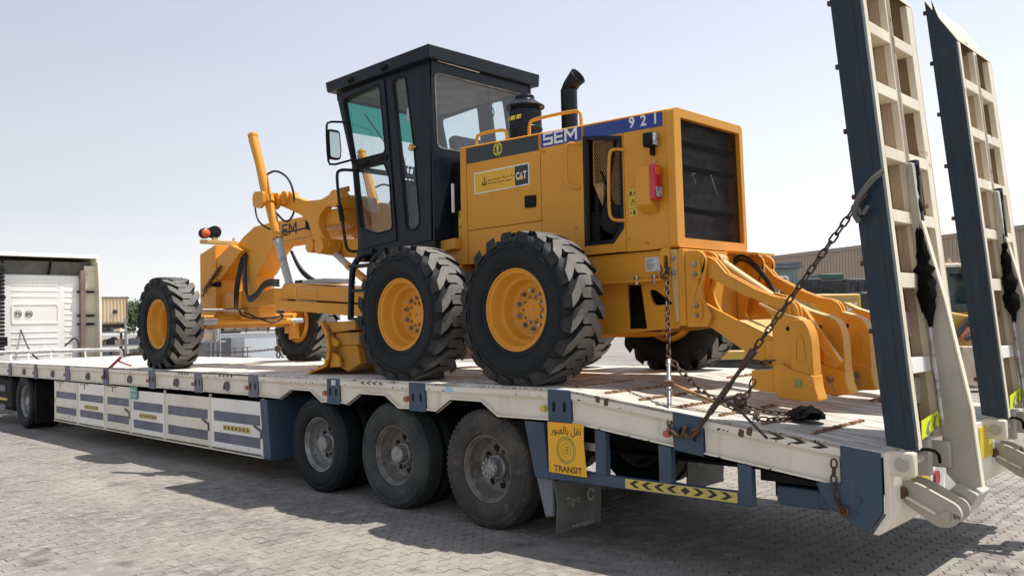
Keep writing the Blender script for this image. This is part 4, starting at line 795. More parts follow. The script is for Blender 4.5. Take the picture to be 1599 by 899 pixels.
for i, x in enumerate((.97, 1.30, 1.62, 1.95, 2.29, 2.61, 2.95)):
    for y0, y1 in ((.13, .95), (1.96, 2.75)):
        if i == 0 and y0 > 1: continue
        mb = MB(); n = 26; zt = zd(x)
        for j in range(n):
            a = y0+(y1-y0)*j/n; b = a+(y1-y0)/n; h = .015+.004*math.sin(j*2.4)
            mb.obox((x+.003*math.sin(j*1.7), (a+b)/2, zt+h/2), (.012+.003*math.sin(j*3.1), 0, 0), (0, (b-a)/2*.9, 0), (0, 0, h/2))
        mb.box(x-.009, x+.009, y0, y1, zt-.002, zt+.010)
        p_('grip_bar', mb, 'rustlight')
# side rail bays
posts = [(-13.42, -13.24), (-11.88, -11.70), (-10.24, -10.03), (-8.53, -8.34), (-6.83, -6.62), (-5.40, -5.19), (-3.98, -3.76), (-2.315, -2.085), (-.942, -.706), (.820, 1.058), (1.997, 2.236), (3.190, 3.430)]
def bay(x0, x1, sgn=1, arch=None):
    # outward face towards -y for sgn=1; returns one bay of the side rail with flange, web, lip
    def Y(d): return d if sgn > 0 else WT-d
    mb = MB()
    def quadstrip(prof):   # prof: list of (offset below deck, y depth)
        xs = [x0, x1]
        for k in range(len(prof)-1):
            (h0, d0), (h1, d1) = prof[k], prof[k+1]
            mb.add([(x0, Y(d0), zd(x0)-h0), (x1, Y(d0), zd(x1)-h0), (x1, Y(d1), zd(x1)-h1), (x0, Y(d1), zd(x0)-h1)], [(0, 1, 2, 3)])
    quadstrip([(.0, .012), (.004, 0), (.070, 0), (.074, .006), (.100, .030), (.102, .034)])
    low = [(x0, zd(x0)-.268)]+(arch or [])+[(x1, zd(x1)-.268)]
    web = [(x1, zd(x1)-.10), (x0, zd(x0)-.10)]+low
    mb.plate(web, Y(.032), Y(.045))
    for (a, b), (c, d) in zip(low[:-1], low[1:]):    # bottom lip follows the lower edge
        mb.add([(a, Y(.004), b), (c, Y(.004), d), (c, Y(.045), d), (a, Y(.045), b), (a, Y(.004), b+.012), (c, Y(.004), d+.012), (c, Y(.045), d+.012), (a, Y(.045), b+.012)],
               [(0, 1, 2, 3), (4, 5, 6, 7), (0, 1, 5, 4), (3, 2, 6, 7)])
        mb.add([(a, Y(.004), b), (c, Y(.004), d), (c, Y(.004), d+.026), (a, Y(.004), b+.026), (a, Y(.010), b), (c, Y(.010), d), (c, Y(.010), d+.026), (a, Y(.010), b+.026)], [(0, 1, 2, 3), (4, 5, 6, 7), (3, 2, 6, 7)])
    for x in (x0+.012, x1-.012):
        mb.add([(x, Y(.004), zd(x)-.07), (x, Y(.034), zd(x)-.10), (x, Y(.034), zd(x)-.262), (x, Y(.010), zd(x)-.262)], [(0, 1, 2, 3)])
    return mb
edges = [(-14.9, -13.42)]+[(posts[i][1], posts[i+1][0]) for i in range(len(posts)-1)]
arches = {7: [(-3.30, .972), (-3.05, 1.083), (-2.66, 1.083), (-2.44, .968)], 8: [(-1.98, .972), (-1.75, 1.088), (-1.33, 1.088), (-1.12, .972)], 9: [(-.57, .974), (-.37, 1.092), (.03, 1.092), (.23, .974)]}
for sgn in (1, -1):
    for i, (a, b) in enumerate(edges):
        p_('side_rail', bay(a, b, sgn, arches.get(i)), 'white', angle=30)
    for i, (a, b) in enumerate(posts[:-1]):
        y0, y1 = (-.008, .05) if sgn > 0 else (WT-.05, WT+.008)
        po = p_('rail_post', MB().plate([(a, zd(a)-.272), (a, zd(a)-.004), (b, zd(b)-.004), (b, zd(b)-.272)], y0, y1), 'blue' if i >= 7 else 'slate', bevel=.004)
        if sgn > 0 and i >= 3:
            m_ = (a+b)/2
            for xx in (m_-.055, m_+.055):
                zt = zd(xx)-.095; w_ = .020; 
                p_('lashing_slot', MB().plate([(xx-w_*.7, zt-.085), (xx-w_*.7, zt-.035), (xx-w_, zt-.035), (xx, zt), (xx+w_, zt-.035), (xx+w_*.7, zt-.035), (xx+w_*.7, zt-.085)], -.0105, -.007), 'hole', po, flat=True)
for i, (a, b) in enumerate(edges):      # hooks, side markers
    if 0 < i <= 6:
        xm = a+(b-a)*.52; zc = ZD-.165
        mb = MB().tube([(xm-.055, .012, zc-.045), (xm-.055, .012, zc+.0), (xm-.02, .010, zc+.045), (xm+.03, .010, zc+.045), (xm+.045, .012, zc+.0), (xm+.03, .012, zc-.05)], .015, 6, 1)
        mb.plate([(xm-.03, zc+.03), (xm+.045, zc+.05), (xm+.05, zc-.02), (xm+.02, zc-.06)], .0, .014)
        p_('lashing_hook', mb, 'flap')
    if i <= 10: p_('side_marker', MB().cyl((b-.06, .03, zd(b)-.165), (b-.06, -.012, zd(b)-.165), .026, 14), 'chevyellow' if i == 9 else 'orangedull')
def chevrons(name, x0, x1, zc, h, n, y, m, parent, dirs=None, slope=0.):
    pitch = (x1-x0)/n; out = []
    for k in range(n):
        d = dirs[k] if dirs else 1
        x = x0+pitch*k; w_ = pitch*.45; t = pitch*.38; z = zc+slope*(x-x0)
        def sp_(a, b): return (a, b+slope*(a-x))
        pts = [sp_(x, z-h), sp_(x+t, z-h), sp_(x+t+w_, z), sp_(x+t, z+h), sp_(x, z+h), sp_(x+w_, z)]
        if d < 0: pts = [(2*x+pitch*.83-a, b) for a, b in pts]
        if d == 0: pts = [(x+.1*pitch, z), (x+.45*pitch, z+h), (x+.8*pitch, z), (x+.45*pitch, z-h)]
        out.append(pts)
    mb = MB()
    for pts in out: mb.plate(pts, y-.001, y)
    return obj(name, mb, m, parent, flat=True)
chevrons('rail_chevron', -5.9, -5.55, ZD-.035, .016, 4, -.001, 'letterdark', trailer)
chevrons('rail_chevron', -4.75, -4.35, ZD-.035, .018, 4, -.001, 'letterdark', trailer)
chevrons('rail_chevron', -1.72, -1.33, ZD-.032, .016, 4, -.001, 'letterdark', trailer, [-1]*4)
chevrons('rail_chevron', 2.72, 3.14, zd(2.72)-.034, .020, 3, -.0015, 'letterdark', trailer, slope=-.1156)
p_('blue_tape', MB().box(-.42, -.32, -.002, -.0005, ZD-.075, ZD-.03), 'skyblue', flat=True)
p_('white_tape', MB().box(-2.23, -2.15, -.0095, -.0082, ZD-.075, ZD-.02), 'paper', flat=True)
# rust patches where chains have rubbed the rail
for x, z in ((1.30, .02), (1.38, .03), (2.50, .05), (2.56, .03)):
    p_('chain_scuff', MB().plate(round_poly([(x, zd(x)-z-.03), (x+.01, zd(x)-z+.02), (x+.05, zd(x)-z+.01), (x+.04, zd(x)-z-.04)], .012), -.0012, -.0004), 'rust', flat=True)
# knocked paint along the rail edges
rs_ = random.Random(5); cp_ = MB()
for k in range(260):
    x = rs_.uniform(-9, 3.1); w_ = rs_.uniform(.006, .035); h_ = rs_.uniform(.003, .010)
    if any(a-.04 < x < b+.04 for a, b in posts): continue
    z = zd(x)-rs_.choice((.004+h_, .004+h_, .066, .255 if (x < -3.4 or x > 1.1) else .004+h_))
    q = [(x, z), (x+w_*.4, z-h_*rs_.random()), (x+w_, z+h_*.3), (x+w_*.8, z+h_), (x+w_*.3, z+h_*.8)]; cp_.plate(q, -.0018, -.0006)
o = p_('paint_chips', cp_, 'rust', flat=True); o['kind'] = 'stuff'
# lockers under the deck
bx = [-10.84, -9.69, -8.51, -7.505, -6.335, -4.99, -3.67]
for k in range(6):
    a, b = bx[k]+.006, bx[k+1]-.006; top = .965 if k < 3 else .925
    b1 = (.79, .675) if k < 3 else (.765, .64); b2 = (.53, .41) if k < 3 else (.50, .375)
    e = .07
    hl = [[(a+e, b1[1]), (a+e, b1[0]), (b-e, b1[0]), (b-e, b1[1])], [(a+e, b2[1]), (a+e, b2[0]), (b-e, b2[0]), (b-e, b2[1])]]
    lk = p_('locker_panel', MB().plate([(a, .295), (a, top), (b, top), (b, .295)], .012, .030, holes=hl), 'whiteclean' if k % 2 else 'white', bevel=.004)
    for h_ in hl: p_('locker_band', MB().plate(h_, .026, .034), 'slate', lk, flat=True)
    p_('locker_divider', MB().box(b+.0, b+.012, .0, .03, .29, .968), 'white')
    if k in (1, 3, 5):
        w_ = .52*(b-a); xs = a+(b-a)*.25; zc = .585 if k == 1 else .57
        cs = p_('chevron_strip', MB().box(xs, xs+w_, .0095, .0115, zc-.034, zc+.034), 'chevyellow', lk, flat=True)
        chevrons('chevron', xs+.02, xs+w_-.01, zc, .022, 7, .0094, 'letterdark', cs, [-1, -1, -1, 0, 1, 1, 1])
    if k < 3: p_('locker_hinge', MB().box(a+.1, a+.5, .005, .012, .945, .953).box(a+.3, a+.31, .005, .012, .87, .95), 'rust', lk)
    p_('locker_drip', MB().box(a+.05, b-.05, .006, .012, .30, .308), 'rust', lk)
    if k in (2, 4, 5): p_('locker_latch', MB().bar((b-.20, .0, .64), (b-.03, .0, .585), .016, .025).box(b-.05, b-.02, -.005, .012, .50, .60), 'flap', lk, bevel=.004)
p_('locker_body', MB().box(-10.84, -3.68, .036, .62, .285, .90), 'blackmat'); p_('locker_body', MB().box(-10.84, -3.68, 2.28, 2.88, .285, .965), 'white')
p_('locker_floor', MB().box(-10.84, -3.66, .0, .62, .270, .285), 'white', bevel=.003)
p_('green_plate', MB().box(-7.47, -7.22, -.012, -.004, .80, .985), 'teal', bevel=.003)
pm = MB()
for k, x in enumerate((-7.45, -7.41, -7.36, -7.31, -7.27)):
    pm.box(x, x+.014, -.0135, -.0122, .825, .885)
    if k != 2: pm.box(x, x+.028, -.0135, -.0122, .875, .885)
pm.box(-7.44, -7.38, -.0135, -.0122, .915, .945).box(-7.34, -7.28, -.0135, -.0122, .915, .925).box(-7.34, -7.28, -.0135, -.0122, .940, .948)
o = p_('plate_marks', pm, 'letterwhite', flat=True); o['kind'] = 'stuff'
p_('locker_end_plate', MB().plate([(-3.64, .27), (-3.72, .96), (-3.56, .96), (-3.48, .27)], -.004, .60), 'blue', bevel=.004)
# chassis beams and underbody
for y in (.92, 1.86):
    mb = MB(); mb.plate([(-14.6, .62), (-14.6, 1.21), (1.0, 1.21), (2.6, zd(2.6)-.04), (2.6, .62)], y, y+.02); mb.box(-14.6, 2.6, y-.07, y+.09, .62, .645); p_('chassis_beam', mb, 'blackmat')
for x in (-9, -6.5, -4.2, -3.2, -1.95, -.65, .65, 1.6, 2.5): p_('cross_member', MB().box(x-.04, x+.04, .06, WT-.06, zd(x)-.25, zd(x)-.05), 'blackmat')
# road wheels
def road_tyre(D=.519, Wd=.27):
    pr = [(.285, .055), (.305, .025), (.33, .012), (.38, .0), (.43, .0), (.445, .006), (.455, .001), (.478, .004), (.500, .022), (.512, .040)]
    t = []
    for k in range(5):
        a = .050+k*.036; t += [(D, a), (D, a+.026), (D-.012, a+.028), (D-.012, a+.034)]
    pr2 = pr+t+[(D, .228)]+[(r, Wd-h) for r, h in reversed(pr)]
    mb = MB(); mb.lathe(pr2, 56); mb.v = [(x, y, max(z, -.512)) for x, y, z in mb.v]; return mb
def road_tyre_block():
    mb = road_tyre(); N = 60
    for k in range(N):
        a = 2*math.pi*k/N; r0, r1 = .488, .517; da = .022
        for y0, y1 in ((.018, .038),):
            vs = [(r*math.cos(a+s_*da), y, r*math.sin(a+s_*da)) for r in (r0, r1) for s_ in (-1, 1) for y in (y0 if r < .5 else y0+.008, y1)]
            mb.add(vs, [(0, 1, 3, 2), (4, 6, 7, 5), (0, 4, 5, 1), (2, 3, 7, 6), (0, 2, 6, 4), (1, 5, 7, 3)])
    mb.v = [(x, y, max(z, -.512)) for x, y, z in mb.v]; return mb
def road_rim():
    mb = MB()
    mb.lathe([(.275, .06), (.296, .052), (.300, .042), (.292, .036), (.282, .040), (.276, .058), (.262, .070), (.256, .10), (.250, .135), (.232, .155), (.226, .175), (.20, .195), (.13, .205), (.122, .20), (.118, .20), (0, .20)], 48)
    return mb
def road_hub(big):
    mb = MB(); mb.lathe([(.115, .20), (.110, .15), (.100, .14), (.088, .14), (.086, .075), (.078, .065), (0, .062)], 26)
    if big:
        for k in range(10): a = 2*math.pi*k/10; mb.cyl((.070*math.cos(a), .066, .070*math.sin(a)), (.070*math.cos(a), .052, .070*math.sin(a)), .017, 8)
    return mb
def holes():
    mb = MB()
    for k in range(8):
        a = 2*math.pi*k/8+.2; c = Vector((.166*math.cos(a), .196, .166*math.sin(a))); mb.cyl(c+Vector((0, .01, 0)), c+Vector((0, -.004, 0)), .030, 16)
    return mb
def hub_nuts():
    mb = MB()
    for k in range(10): a = 2*math.pi*k/10; c = (.135*math.cos(a), .203, .135*math.sin(a)); mb.cyl(c, (c[0], .178, c[2]), .013, 6)
    return mb
tyA = obj('tyre', road_tyre(), ['rubber'], None, org=(0, 0, 0), angle=25); tyB = obj('tyre', road_tyre(), ['rubber3'], None, org=(0, 0, 0), angle=25); tyC = obj('tyre', road_tyre_block(), ['rubber2'], None, org=(0, 0, 0), angle=25)
rmA = obj('wheel', road_rim(), 'rimlight', None, org=(0, 0, 0)); rmB = obj('wheel', road_rim(), 'rimgrey', None, org=(0, 0, 0))
hbA = obj('hub', road_hub(False), 'hub', None, org=(0, 0, 0)); hbB = obj('hub', road_hub(True), 'hub', None, org=(0, 0, 0))
obj('hand_hole', holes(), 'hole', None, org=(0, 0, 0)); ho = list(obj.last); obj('wheel_nut', hub_nuts(), 'rimgrey', None, org=(0, 0, 0)); hn = list(obj.last)
def road_wheel(parent, x, y, flip, tyre, rim, hub, z=.513):
    po = WL[parent.name]; w_ = rim.copy(); C.objects.link(w_); w_.parent = parent; w_.location = (x-po[0], y-po[1], z-po[2]); w_.rotation_euler = (0, random.random()*6, math.pi if flip else 0) if 0 else (0, 0, math.pi if flip else 0)
    for q in (tyre, hub, *ho, *hn):
        if q is None: continue
        c = q.copy(); C.objects.link(c); c.parent = w_; c.location = (0, 0, 0)
    return w_
for k, (ty, rm, hb) in enumerate(((tyC, rmB, hbB), (tyB, rmB, hbA), (tyA, rmA, hbA))):
    x = -1.3097*k
    road_wheel(trailer, x, .05, False, ty, rm, hb); road_wheel(trailer, x, .62, True, tyA, rmB, hbA)
    road_wheel(trailer, x, WT-.05, True, tyA, rmB, hbA); road_wheel(trailer, x, WT-.62, False, tyA, rmB, hbA)
    p_('axle', MB().cyl((x, .3, .513), (x, 2.6, .513), .075, 14), 'blackmat')
    p_('suspension', MB().box(x-.45, x+.45, .88, .98, .56, .62).box(x-.06, x+.06, .84, 1.02, .45, .60).box(x-.45, x+.45, 1.92, 2.02, .56, .62), 'blackmat')
# rear underrun frame
p_('underrun_plate', MB().plate([(.547, .972), (.655, .525), (.80, .520), (.76, .972)], .0, .07), 'blue', bevel=.005)
p_('underrun_bar', MB().plate([(.66, .525), (.66, .612), (2.49, .622), (2.49, .535)], .004, .055), 'blue', bevel=.008)
for a, b in ((1.285, 1.385), (1.862, 1.967), (2.487, 2.588)): p_('underrun_post', MB().plate([(a, .535 if b > 2.5 else .61), (a, zd(a)-.262), (b, zd(b)-.262), (b, .535 if b > 2.5 else .61)], .0, .06), 'blue', bevel=.006)
cs = p_('chevron_strip', MB().plate([(1.56, .540), (1.56, .610), (2.48, .618), (2.48, .548)], .000, .0035), 'chevyellow', flat=True)
chevrons('chevron', 1.60, 2.46, .579, .026, 8, -.0005, 'letterdark', cs, [-1, -1, -1, -1, 0, 1, 1, 1], slope=.008)
p_('underrun_brace', MB().box(1.40, 1.86, .5, .54, .80, .86), 'flap')
p_('bumper_beam', MB().box(2.71, 3.05, .10, .30, .555, .675).box(3.0, 3.2, .08, .28, .57, .67), 'blue', bevel=.01)
p_('underrun_gusset', MB().plate([(2.60, .56), (2.60, .80), (3.2, .76), (2.95, .67), (2.70, .67)], .30, .34), 'blackmat')
bp_ = [(3.190, zd(3.19)-.005), (3.430, zd(3.43)-.005), (3.425, .610), (3.336, .485), (3.25, .520), (3.13, .600), (3.05, .700), (3.03, .748), (3.190, .760)]
p_('tail_end_plate', MB().plate(bp_, -.012, .03), 'blue', bevel=.005); p_('tail_end_plate', MB().plate(bp_, WT-.03, WT+.012), 'blue', bevel=.005)
p_('tail_beam', MB().plate([(3.44, zd(3.44)), (3.44, .60), (3.36, .478), (3.40, .478), (3.475, .60), (3.475, zd(3.44))], .0, WT), 'white', bevel=.006)
p_('tail_under', MB().box(2.6, 3.40, .10, 2.80, .70, .92), 'blackmat')
p_('end_plate_boss', MB().cyl((3.29, -.012, .67), (3.29, -.020, .67), .022, 12).cyl((3.27, -.012, .59), (3.27, -.020, .59), .016, 6), 'blue')
# transit sheet and bracket
p_('sheet_bracket', MB().box(.78, 1.29, .03, .045, .78, .84), 'hub', bevel=.003)
ts = MB(); 
ts.plate([(.832, .590), (.828, .985), (1.20, .987), (1.195, .85), (1.205, .74), (1.218, .585)], -.026, -.023)
tr_ = p_('transit_sheet', ts, 'transit')
text('\ufead\ufeee\ufe92\ufecc\ufedf\ufe8e\ufe91 \ufede\ufed8\ufee7', tr_, (1.020, -.0265, .900), (1, 0, 0), (0, 0, 1), .082, 'letterdark', depth=.001, sx=.88, align='CENTER', offset=.008)
text('TRANSIT', tr_, (1.030, -.0265, .603), (1, 0, 0), (0, 0, 1), .068, 'letterdark', depth=.001, offset=.018, sx=1.05, align='CENTER')
mb = MB(); cx0, cz0 = 1.015, .775
for r0, r1 in ((.108, .100), (.085, .080), (.055, .050)):
    mb.plate([(cx0+r0*.92*math.cos(a), cz0+r0*math.sin(a)) for a in [2*math.pi*k/36 for k in range(36)]], -.0275, -.0265, holes=[[(cx0+r1*.92*math.cos(a), cz0+r1*math.sin(a)) for a in [2*math.pi*k/36 for k in range(36)]]])
for k in range(28):
    a = 2*math.pi*k/28; mb.bar((cx0+.087*.92*math.cos(a), -.027, cz0+.087*math.sin(a)), (cx0+.1*.92*math.cos(a+.1), -.027, cz0+.1*math.sin(a+.1)), .001, .008, (0, 1, 0))
mb.box(cx0-.03, cx0+.03, -.0275, -.0265, cz0-.004, cz0+.004).box(cx0-.02, cx0+.03, -.0275, -.0265, cz0+.018, cz0+.026).box(cx0-.026, cx0+.02, -.0275, -.0265, cz0-.03, cz0-.022).box(cx0+.012, cx0+.018, -.0275, -.0265, cz0-.03, cz0+.03)
obj('round_seal', mb, 'green', tr_, flat=True)
# mudflaps
def flap(x, y0, y1, z0, z1, parent=trailer):
    mb = MB(); n = 8; vs = []; fs = []
    for k in range(n+1):
        t = k/n; z = z1+(z0-z1)*t; xx = x+.05*math.sin(t*2.2)*t+.02*math.sin(t*5)
        for y in (y0, y1): vs += [(xx+.02*(y-y0), y, z), (xx+.012+.02*(y-y0), y, z)]
    for k in range(n):
        a = 4*k
        fs += [(a, a+4, a+6, a+2), (a+1, a+3, a+7, a+5), (a, a+1, a+5, a+4), (a+2, a+6, a+7, a+3)]
    fs += [(0, 2, 3, 1), (4*n, 4*n+1, 4*n+3, 4*n+2)]
    f_ = p_('mudflap', mb.add(vs, fs), 'flap', parent, bevel=0)
    return f_
f1 = flap(.80, .05, .60, .085, .50)
text('Tigrit', f1, (.862, .13, .30), (.02, 1, 0), (0, 0, 1), .085, 'flapprint', depth=.004, sx=.95)
mb = MB(); 
for a0, a1, r0, r1 in ((20, 330, .052, .034),): mb.plate(arc(.44, .345, r0, a0, a1, 16)+arc(.44, .345, r1, a1, a0, 16), .872, .874, axis='x')
obj('round_logo', mb, 'flapprint', f1, flat=True)
text('www.tigrit.de', f1, (.876, .18, .115), (.02, 1, 0), (0, 0, 1), .050, 'flapprint', depth=.004, offset=.01)
p_('mud_guard', MB().plate([(.63, .52), (.72, .20), (.80, .22), (.80, .52)], .04, .08), 'bggrey', bevel=.01)
f2 = flap(.80, 1.95, 2.60, .12, .60)
text('Tigrit', f2, (.872, 2.05, .36), (.02, 1, 0), (0, 0, 1), .085, 'flapprint', depth=.004)
# headboard pipe
p_('headboard_pipe', MB().tube([(-14.8, -.1, 1.43), (-14.8, 2.58, 1.40), (-14.8, 2.68, 1.36), (-14.8, 2.68, 1.24)], .045, 12, 1), 'hub')
for y in (.42, .75, 1.2, 1.9): p_('headboard_stay', MB().tube([(-14.8, y, 1.40), (-14.6, y-.06, 1.25)], .014, 6), 'whiteclean')

# loading ramps
def ramp(y0, y1):
    def XF_(z): return 3.443-.0840*(z-1.0)          # front edge (towards the cab)
    def XB(z): return XF_(z)+.168+.006*(z-1.0)
    a = []
    zt_f, zt_b = 4.22, 3.86
    sidep = [(XF_(1.0), 1.0), (XF_(zt_f), zt_f), (XB(zt_b), zt_b), (XB(.98), .98)]
    r_ = p_('loading_ramp', MB().plate(sidep, y0, y0+.035).plate([(q[0]+.05, q[1]) for q in sidep[:2]]+[(q[0]-.05, q[1]) for q in sidep[2:]], y0-.004, y0), 'navy', bevel=.006, label='ramp frame side in dark slate paint')
    def beam(name, ya, yb, za, zb, m='rampcream', d=.045):
        pts = [(XB(za)-d, za), (XB(zb)-d, zb), (XB(zb)+.002, zb), (XB(za)+.002, za)]
        return obj(name, MB().plate(pts, ya, yb), m, r_, bevel=.004)
    beam('rail', y0+.036, y0+.095, .98, zt_b); beam('rail', y1-.09, y1, .98, zt_b); ym = y0+(y1-y0)*.50
    beam('rail', ym-.035, ym+.045, 1.02, zt_b)
    beam('web', ym-.03, ym+.04, 1.02, zt_b-.02, 'ramptan', .11); beam('web', y0+.036, y0+.045, 1.02, zt_b-.02, 'ramptan', .11)  # tan rail sides: shade on the cream put into the colour
    for z in (1.42, 1.93, 2.33, 2.72, 3.12, 3.50):
        h = .075 if z > 2 else .09
        for k, (ya, yb) in enumerate(((y0+.096, ym-.036), (ym+.046, y1-.091))):
            beam('crossbar', ya, yb, z, z+h, 'rampcream' if z > 1.8 else 'whiteclean', .11)
    pts = [(XF_(1.0)+.045, 1.0), (XF_(zt_f)+.045, zt_f-.08), (XF_(zt_f)+.055, zt_f-.10), (XF_(1.0)+.055, 1.0)]
    obj('back_plate', MB().plate(pts, y0+.036, y1-.01), 'ramptan', r_)
    obj('front_plate', MB().plate([(XF_(1.0)-.004, 1.0), (XF_(zt_f)-.004, zt_f), (XF_(zt_f)+.004, zt_f), (XF_(1.0)+.004, 1.0)], y0+.036, y1), 'navy', r_)
    obj('top_plate', MB().plate([(XF_(zt_f), zt_f), (XF_(zt_f), zt_f+.012), (XB(zt_b)+.004, zt_b+.012), (XB(zt_b)+.004, zt_b)], y0, y1), 'rampcream', r_, bevel=.003)
    obj('far_side', MB().plate(sidep, y1, y1+.03), 'ramptan', r_, bevel=.005)
    for k in range(8):
        z = 1.25+k*.41; obj('stud', MB().box(XF_(z)-.03, XF_(z), y0+.02, y0+.05, z, z+.03), 'rust', r_, bevel=.004)
    obj('faded_plate', MB().box(XF_(1.7)+.058, XF_(1.7)+.085, y0+.29, y0+.44, 1.63, 1.79), M.get('pink') or M.setdefault('pink', mat('faded_pink', (.50, .36, .34))), r_, bevel=.004)
    obj('latch_plate', MB().box(XF_(1.3)+.06, XF_(1.3)+.09, y0+.34, y0+.43, 1.22, 1.38), 'greybeige', r_, bevel=.004)
    # reflective plate
    zc = 1.07; x = XB(zc)+.006
    pl = obj('chevron_plate', MB().add([(x, y0+.10, zc-.035), (x, y0+.50, zc+.035), (x, y0+.50, zc+.125), (x, y0+.10, zc+.075)], [(0, 1, 2, 3)]), 'fluoro', r_, flat=True)
    mb = MB()
    for k in range(3):
        ya = y0+.17+k*.115; zz_ = zc+.005+k*.020
        mb.add([(x+.002, ya, zz_+.0), (x+.002, ya+.035, zz_-.028), (x+.002, ya+.085, zz_-.020), (x+.002, ya+.045, zz_+.012), (x+.002, ya+.085, zz_+.062), (x+.002, ya+.045, zz_+.055)], [(0, 1, 2, 3), (0, 3, 4, 5)])
    obj('chevron', mb, 'greychev', pl, flat=True)
    # hinge block, lower arm, strut
    hb_ = p_('ramp_hinge_block', MB().box(3.460, 3.612, y0-.05, y0+.02, .832, .978), 'rampcream', bevel=.014)
    obj('hinge_pin', MB().cyl((3.545, y0-.05, .905), (3.545, y0-.062, .905), .040, 20).cyl((3.545, y0-.062, .905), (3.545, y0-.064, .905), .028, 16), 'greybeige', hb_)
    p_('hinge_bracket', MB().box(3.45, 3.60, y0+.25, y0+.31, .80, 1.02).box(3.45, 3.68, y0+.36, y0+.40, .84, 1.0), 'greybeige', bevel=.01)
    p_('hinge_shaft', MB().cyl((3.545, y0, .905), (3.545, y0+.5, .905), .03, 12), 'greybeige')
    p_('hinge_rubber', MB().tube([(3.60, y0+.05, .98), (3.64, y0+.10, .985), (3.665, y0+.20, .955), (3.66, y0+.24, .89)], .010, 8, 1), 'cloth')
    arm = round_poly([(3.455, .66), (3.455, .78), (3.55, .775), (3.78, .665), (3.80, .60), (3.74, .535), (3.66, .53)], .05)
    am = p_('ramp_arm', MB().plate(arm, y0+.14, y0+.17).plate(arm, y0+.30, y0+.33), 'greybeige', bevel=.006)
    obj('arm_rib', MB().bar((3.47, y0+.125, .70), (3.66, y0+.125, .61), .03, .012), 'rampcream', am)
    obj('arm_pin', MB().cyl((3.715, y0+.12, .60), (3.715, y0+.36, .60), .028, 14), 'greybeige', am)
    obj('arm_bolt', MB().cyl((3.475, y0+.10, .71), (3.475, y0+.14, .71), .035, 10), 'rust', am)
    sp2 = [(3.485, 2.72), (3.523, 2.72), (3.556, 2.35), (3.675, 1.82), (3.79, 1.19), (3.83, .74), (3.73, .70), (3.64, .80), (3.613, 1.18), (3.560, 1.65), (3.535, 1.85), (3.497, 2.35)]
    stt = p_('ramp_strut', MB().plate(sp2, y0+.40, y0+.45), 'greybeige', bevel=.008)
    obj('strut_edge', MB().plate([(3.79, 1.19), (3.83, .74), (3.838, .74), (3.80, 1.19), (3.685, 1.82), (3.565, 2.35), (3.556, 2.35), (3.675, 1.82)], y0+.397, y0+.453), 'rampcream', stt)
    p_('strut_foot', MB().plate(round_poly([(3.64, .68), (3.72, .76), (3.83, .70), (3.76, .58), (3.70, .55)], .02), y0+.34, y0+.58), 'greybeige', bevel=.008)
    cyl = p_('lift_ram', MB().cyl((3.50, y0+.50, 2.74), (3.585, y0+.36, 1.78), .032, 12), 'hose')
    obj('ram_rod', MB().cyl((3.585, y0+.36, 1.80), (3.66, y0+.31, 1.10), .013, 8), 'steel', cyl)
    mb = MB(); rs = random.Random(int(y0*10)); n = 26; seg = 10; vs = []
    for k in range(n+1):
        t = k/n; c_ = Vector((3.505+.10*t, y0+.48-.13*t, 2.70-1.02*t)); rr = .026+(.016*rs.random()) if t < .5 else .040+.045*rs.random()*abs(math.sin((t-.45)*2*math.pi*.95))
        rr *= (1-.6*max(0, (t-.9)/.1))
        for q in range(seg): a = 2*math.pi*q/seg; r_k = rr*(.75+.5*rs.random()); vs.append(c_+Vector((math.cos(a)*r_k*.7, math.sin(a)*r_k, .02*rs.random())))
    mb.add(vs, [(k*seg+q, k*seg+(q+1) % seg, (k+1)*seg+(q+1) % seg, (k+1)*seg+q) for k in range(n) for q in range(seg)]); obj('torn_sleeve', mb, 'cloth', cyl, angle=80)
ramp(.055, .965); ramp(1.93, 2.84)
# number plates and rear marker panels on the tail beam
for y in (.62, 2.0):
    p_('rear_marker', MB().box(3.476, 3.482, y-.28, y+.02, .70, .93), 'signyellow', flat=True)
    p_('rear_lamp_panel', MB().box(3.476, 3.484, y+.03, y+.30, .62, .90), 'whiteclean', bevel=.004)
    p_('rear_lamp', MB().cyl((3.484, y+.12, .72), (3.50, y+.12, .72), .045, 16), 'redpaint')
p_('rear_plate', MB().box(3.476, 3.484, 1.25, 1.55, .75, .93), 'teal', bevel=.004)

# ------------------------------------------------------------------ tractor unit
truck = thing('truck_tractor', 'white tractor truck with roof deflector coupled ahead of the trailer at far left', 'truck', (-16, 1.45, 0))
def q_(name, mb, m, parent=truck, **k): return obj(name, mb, m, parent, **k)
XC = -16.2
cb = q_('cab', MB().box(-18.3, XC, .18, 2.36, .95, 3.17), 'whiteclean', bevel=.05)
for k in range(14):
    z = 1.30+k*.135
    if 2.05 < z < 2.55 or k in (5,):
        segs_ = [(1.93, 2.20)]
    else: segs_ = [(.80, 1.78), (1.93, 2.20)]
    for a, b in segs_: q_('cab_rib', MB().box(XC, XC+.010, a, b, z, z+.018), 'whiteclean', cb, bevel=.003)
q_('recess_panel', MB().plate(round_poly([(.80, 2.03), (.80, 2.50), (1.80, 2.50), (1.80, 2.03)], .06), XC, XC+.012, axis='x', holes=[round_poly([(.83, 2.06), (.83, 2.47), (1.77, 2.47), (1.77, 2.06)], .05)]), 'whiteclean', cb)
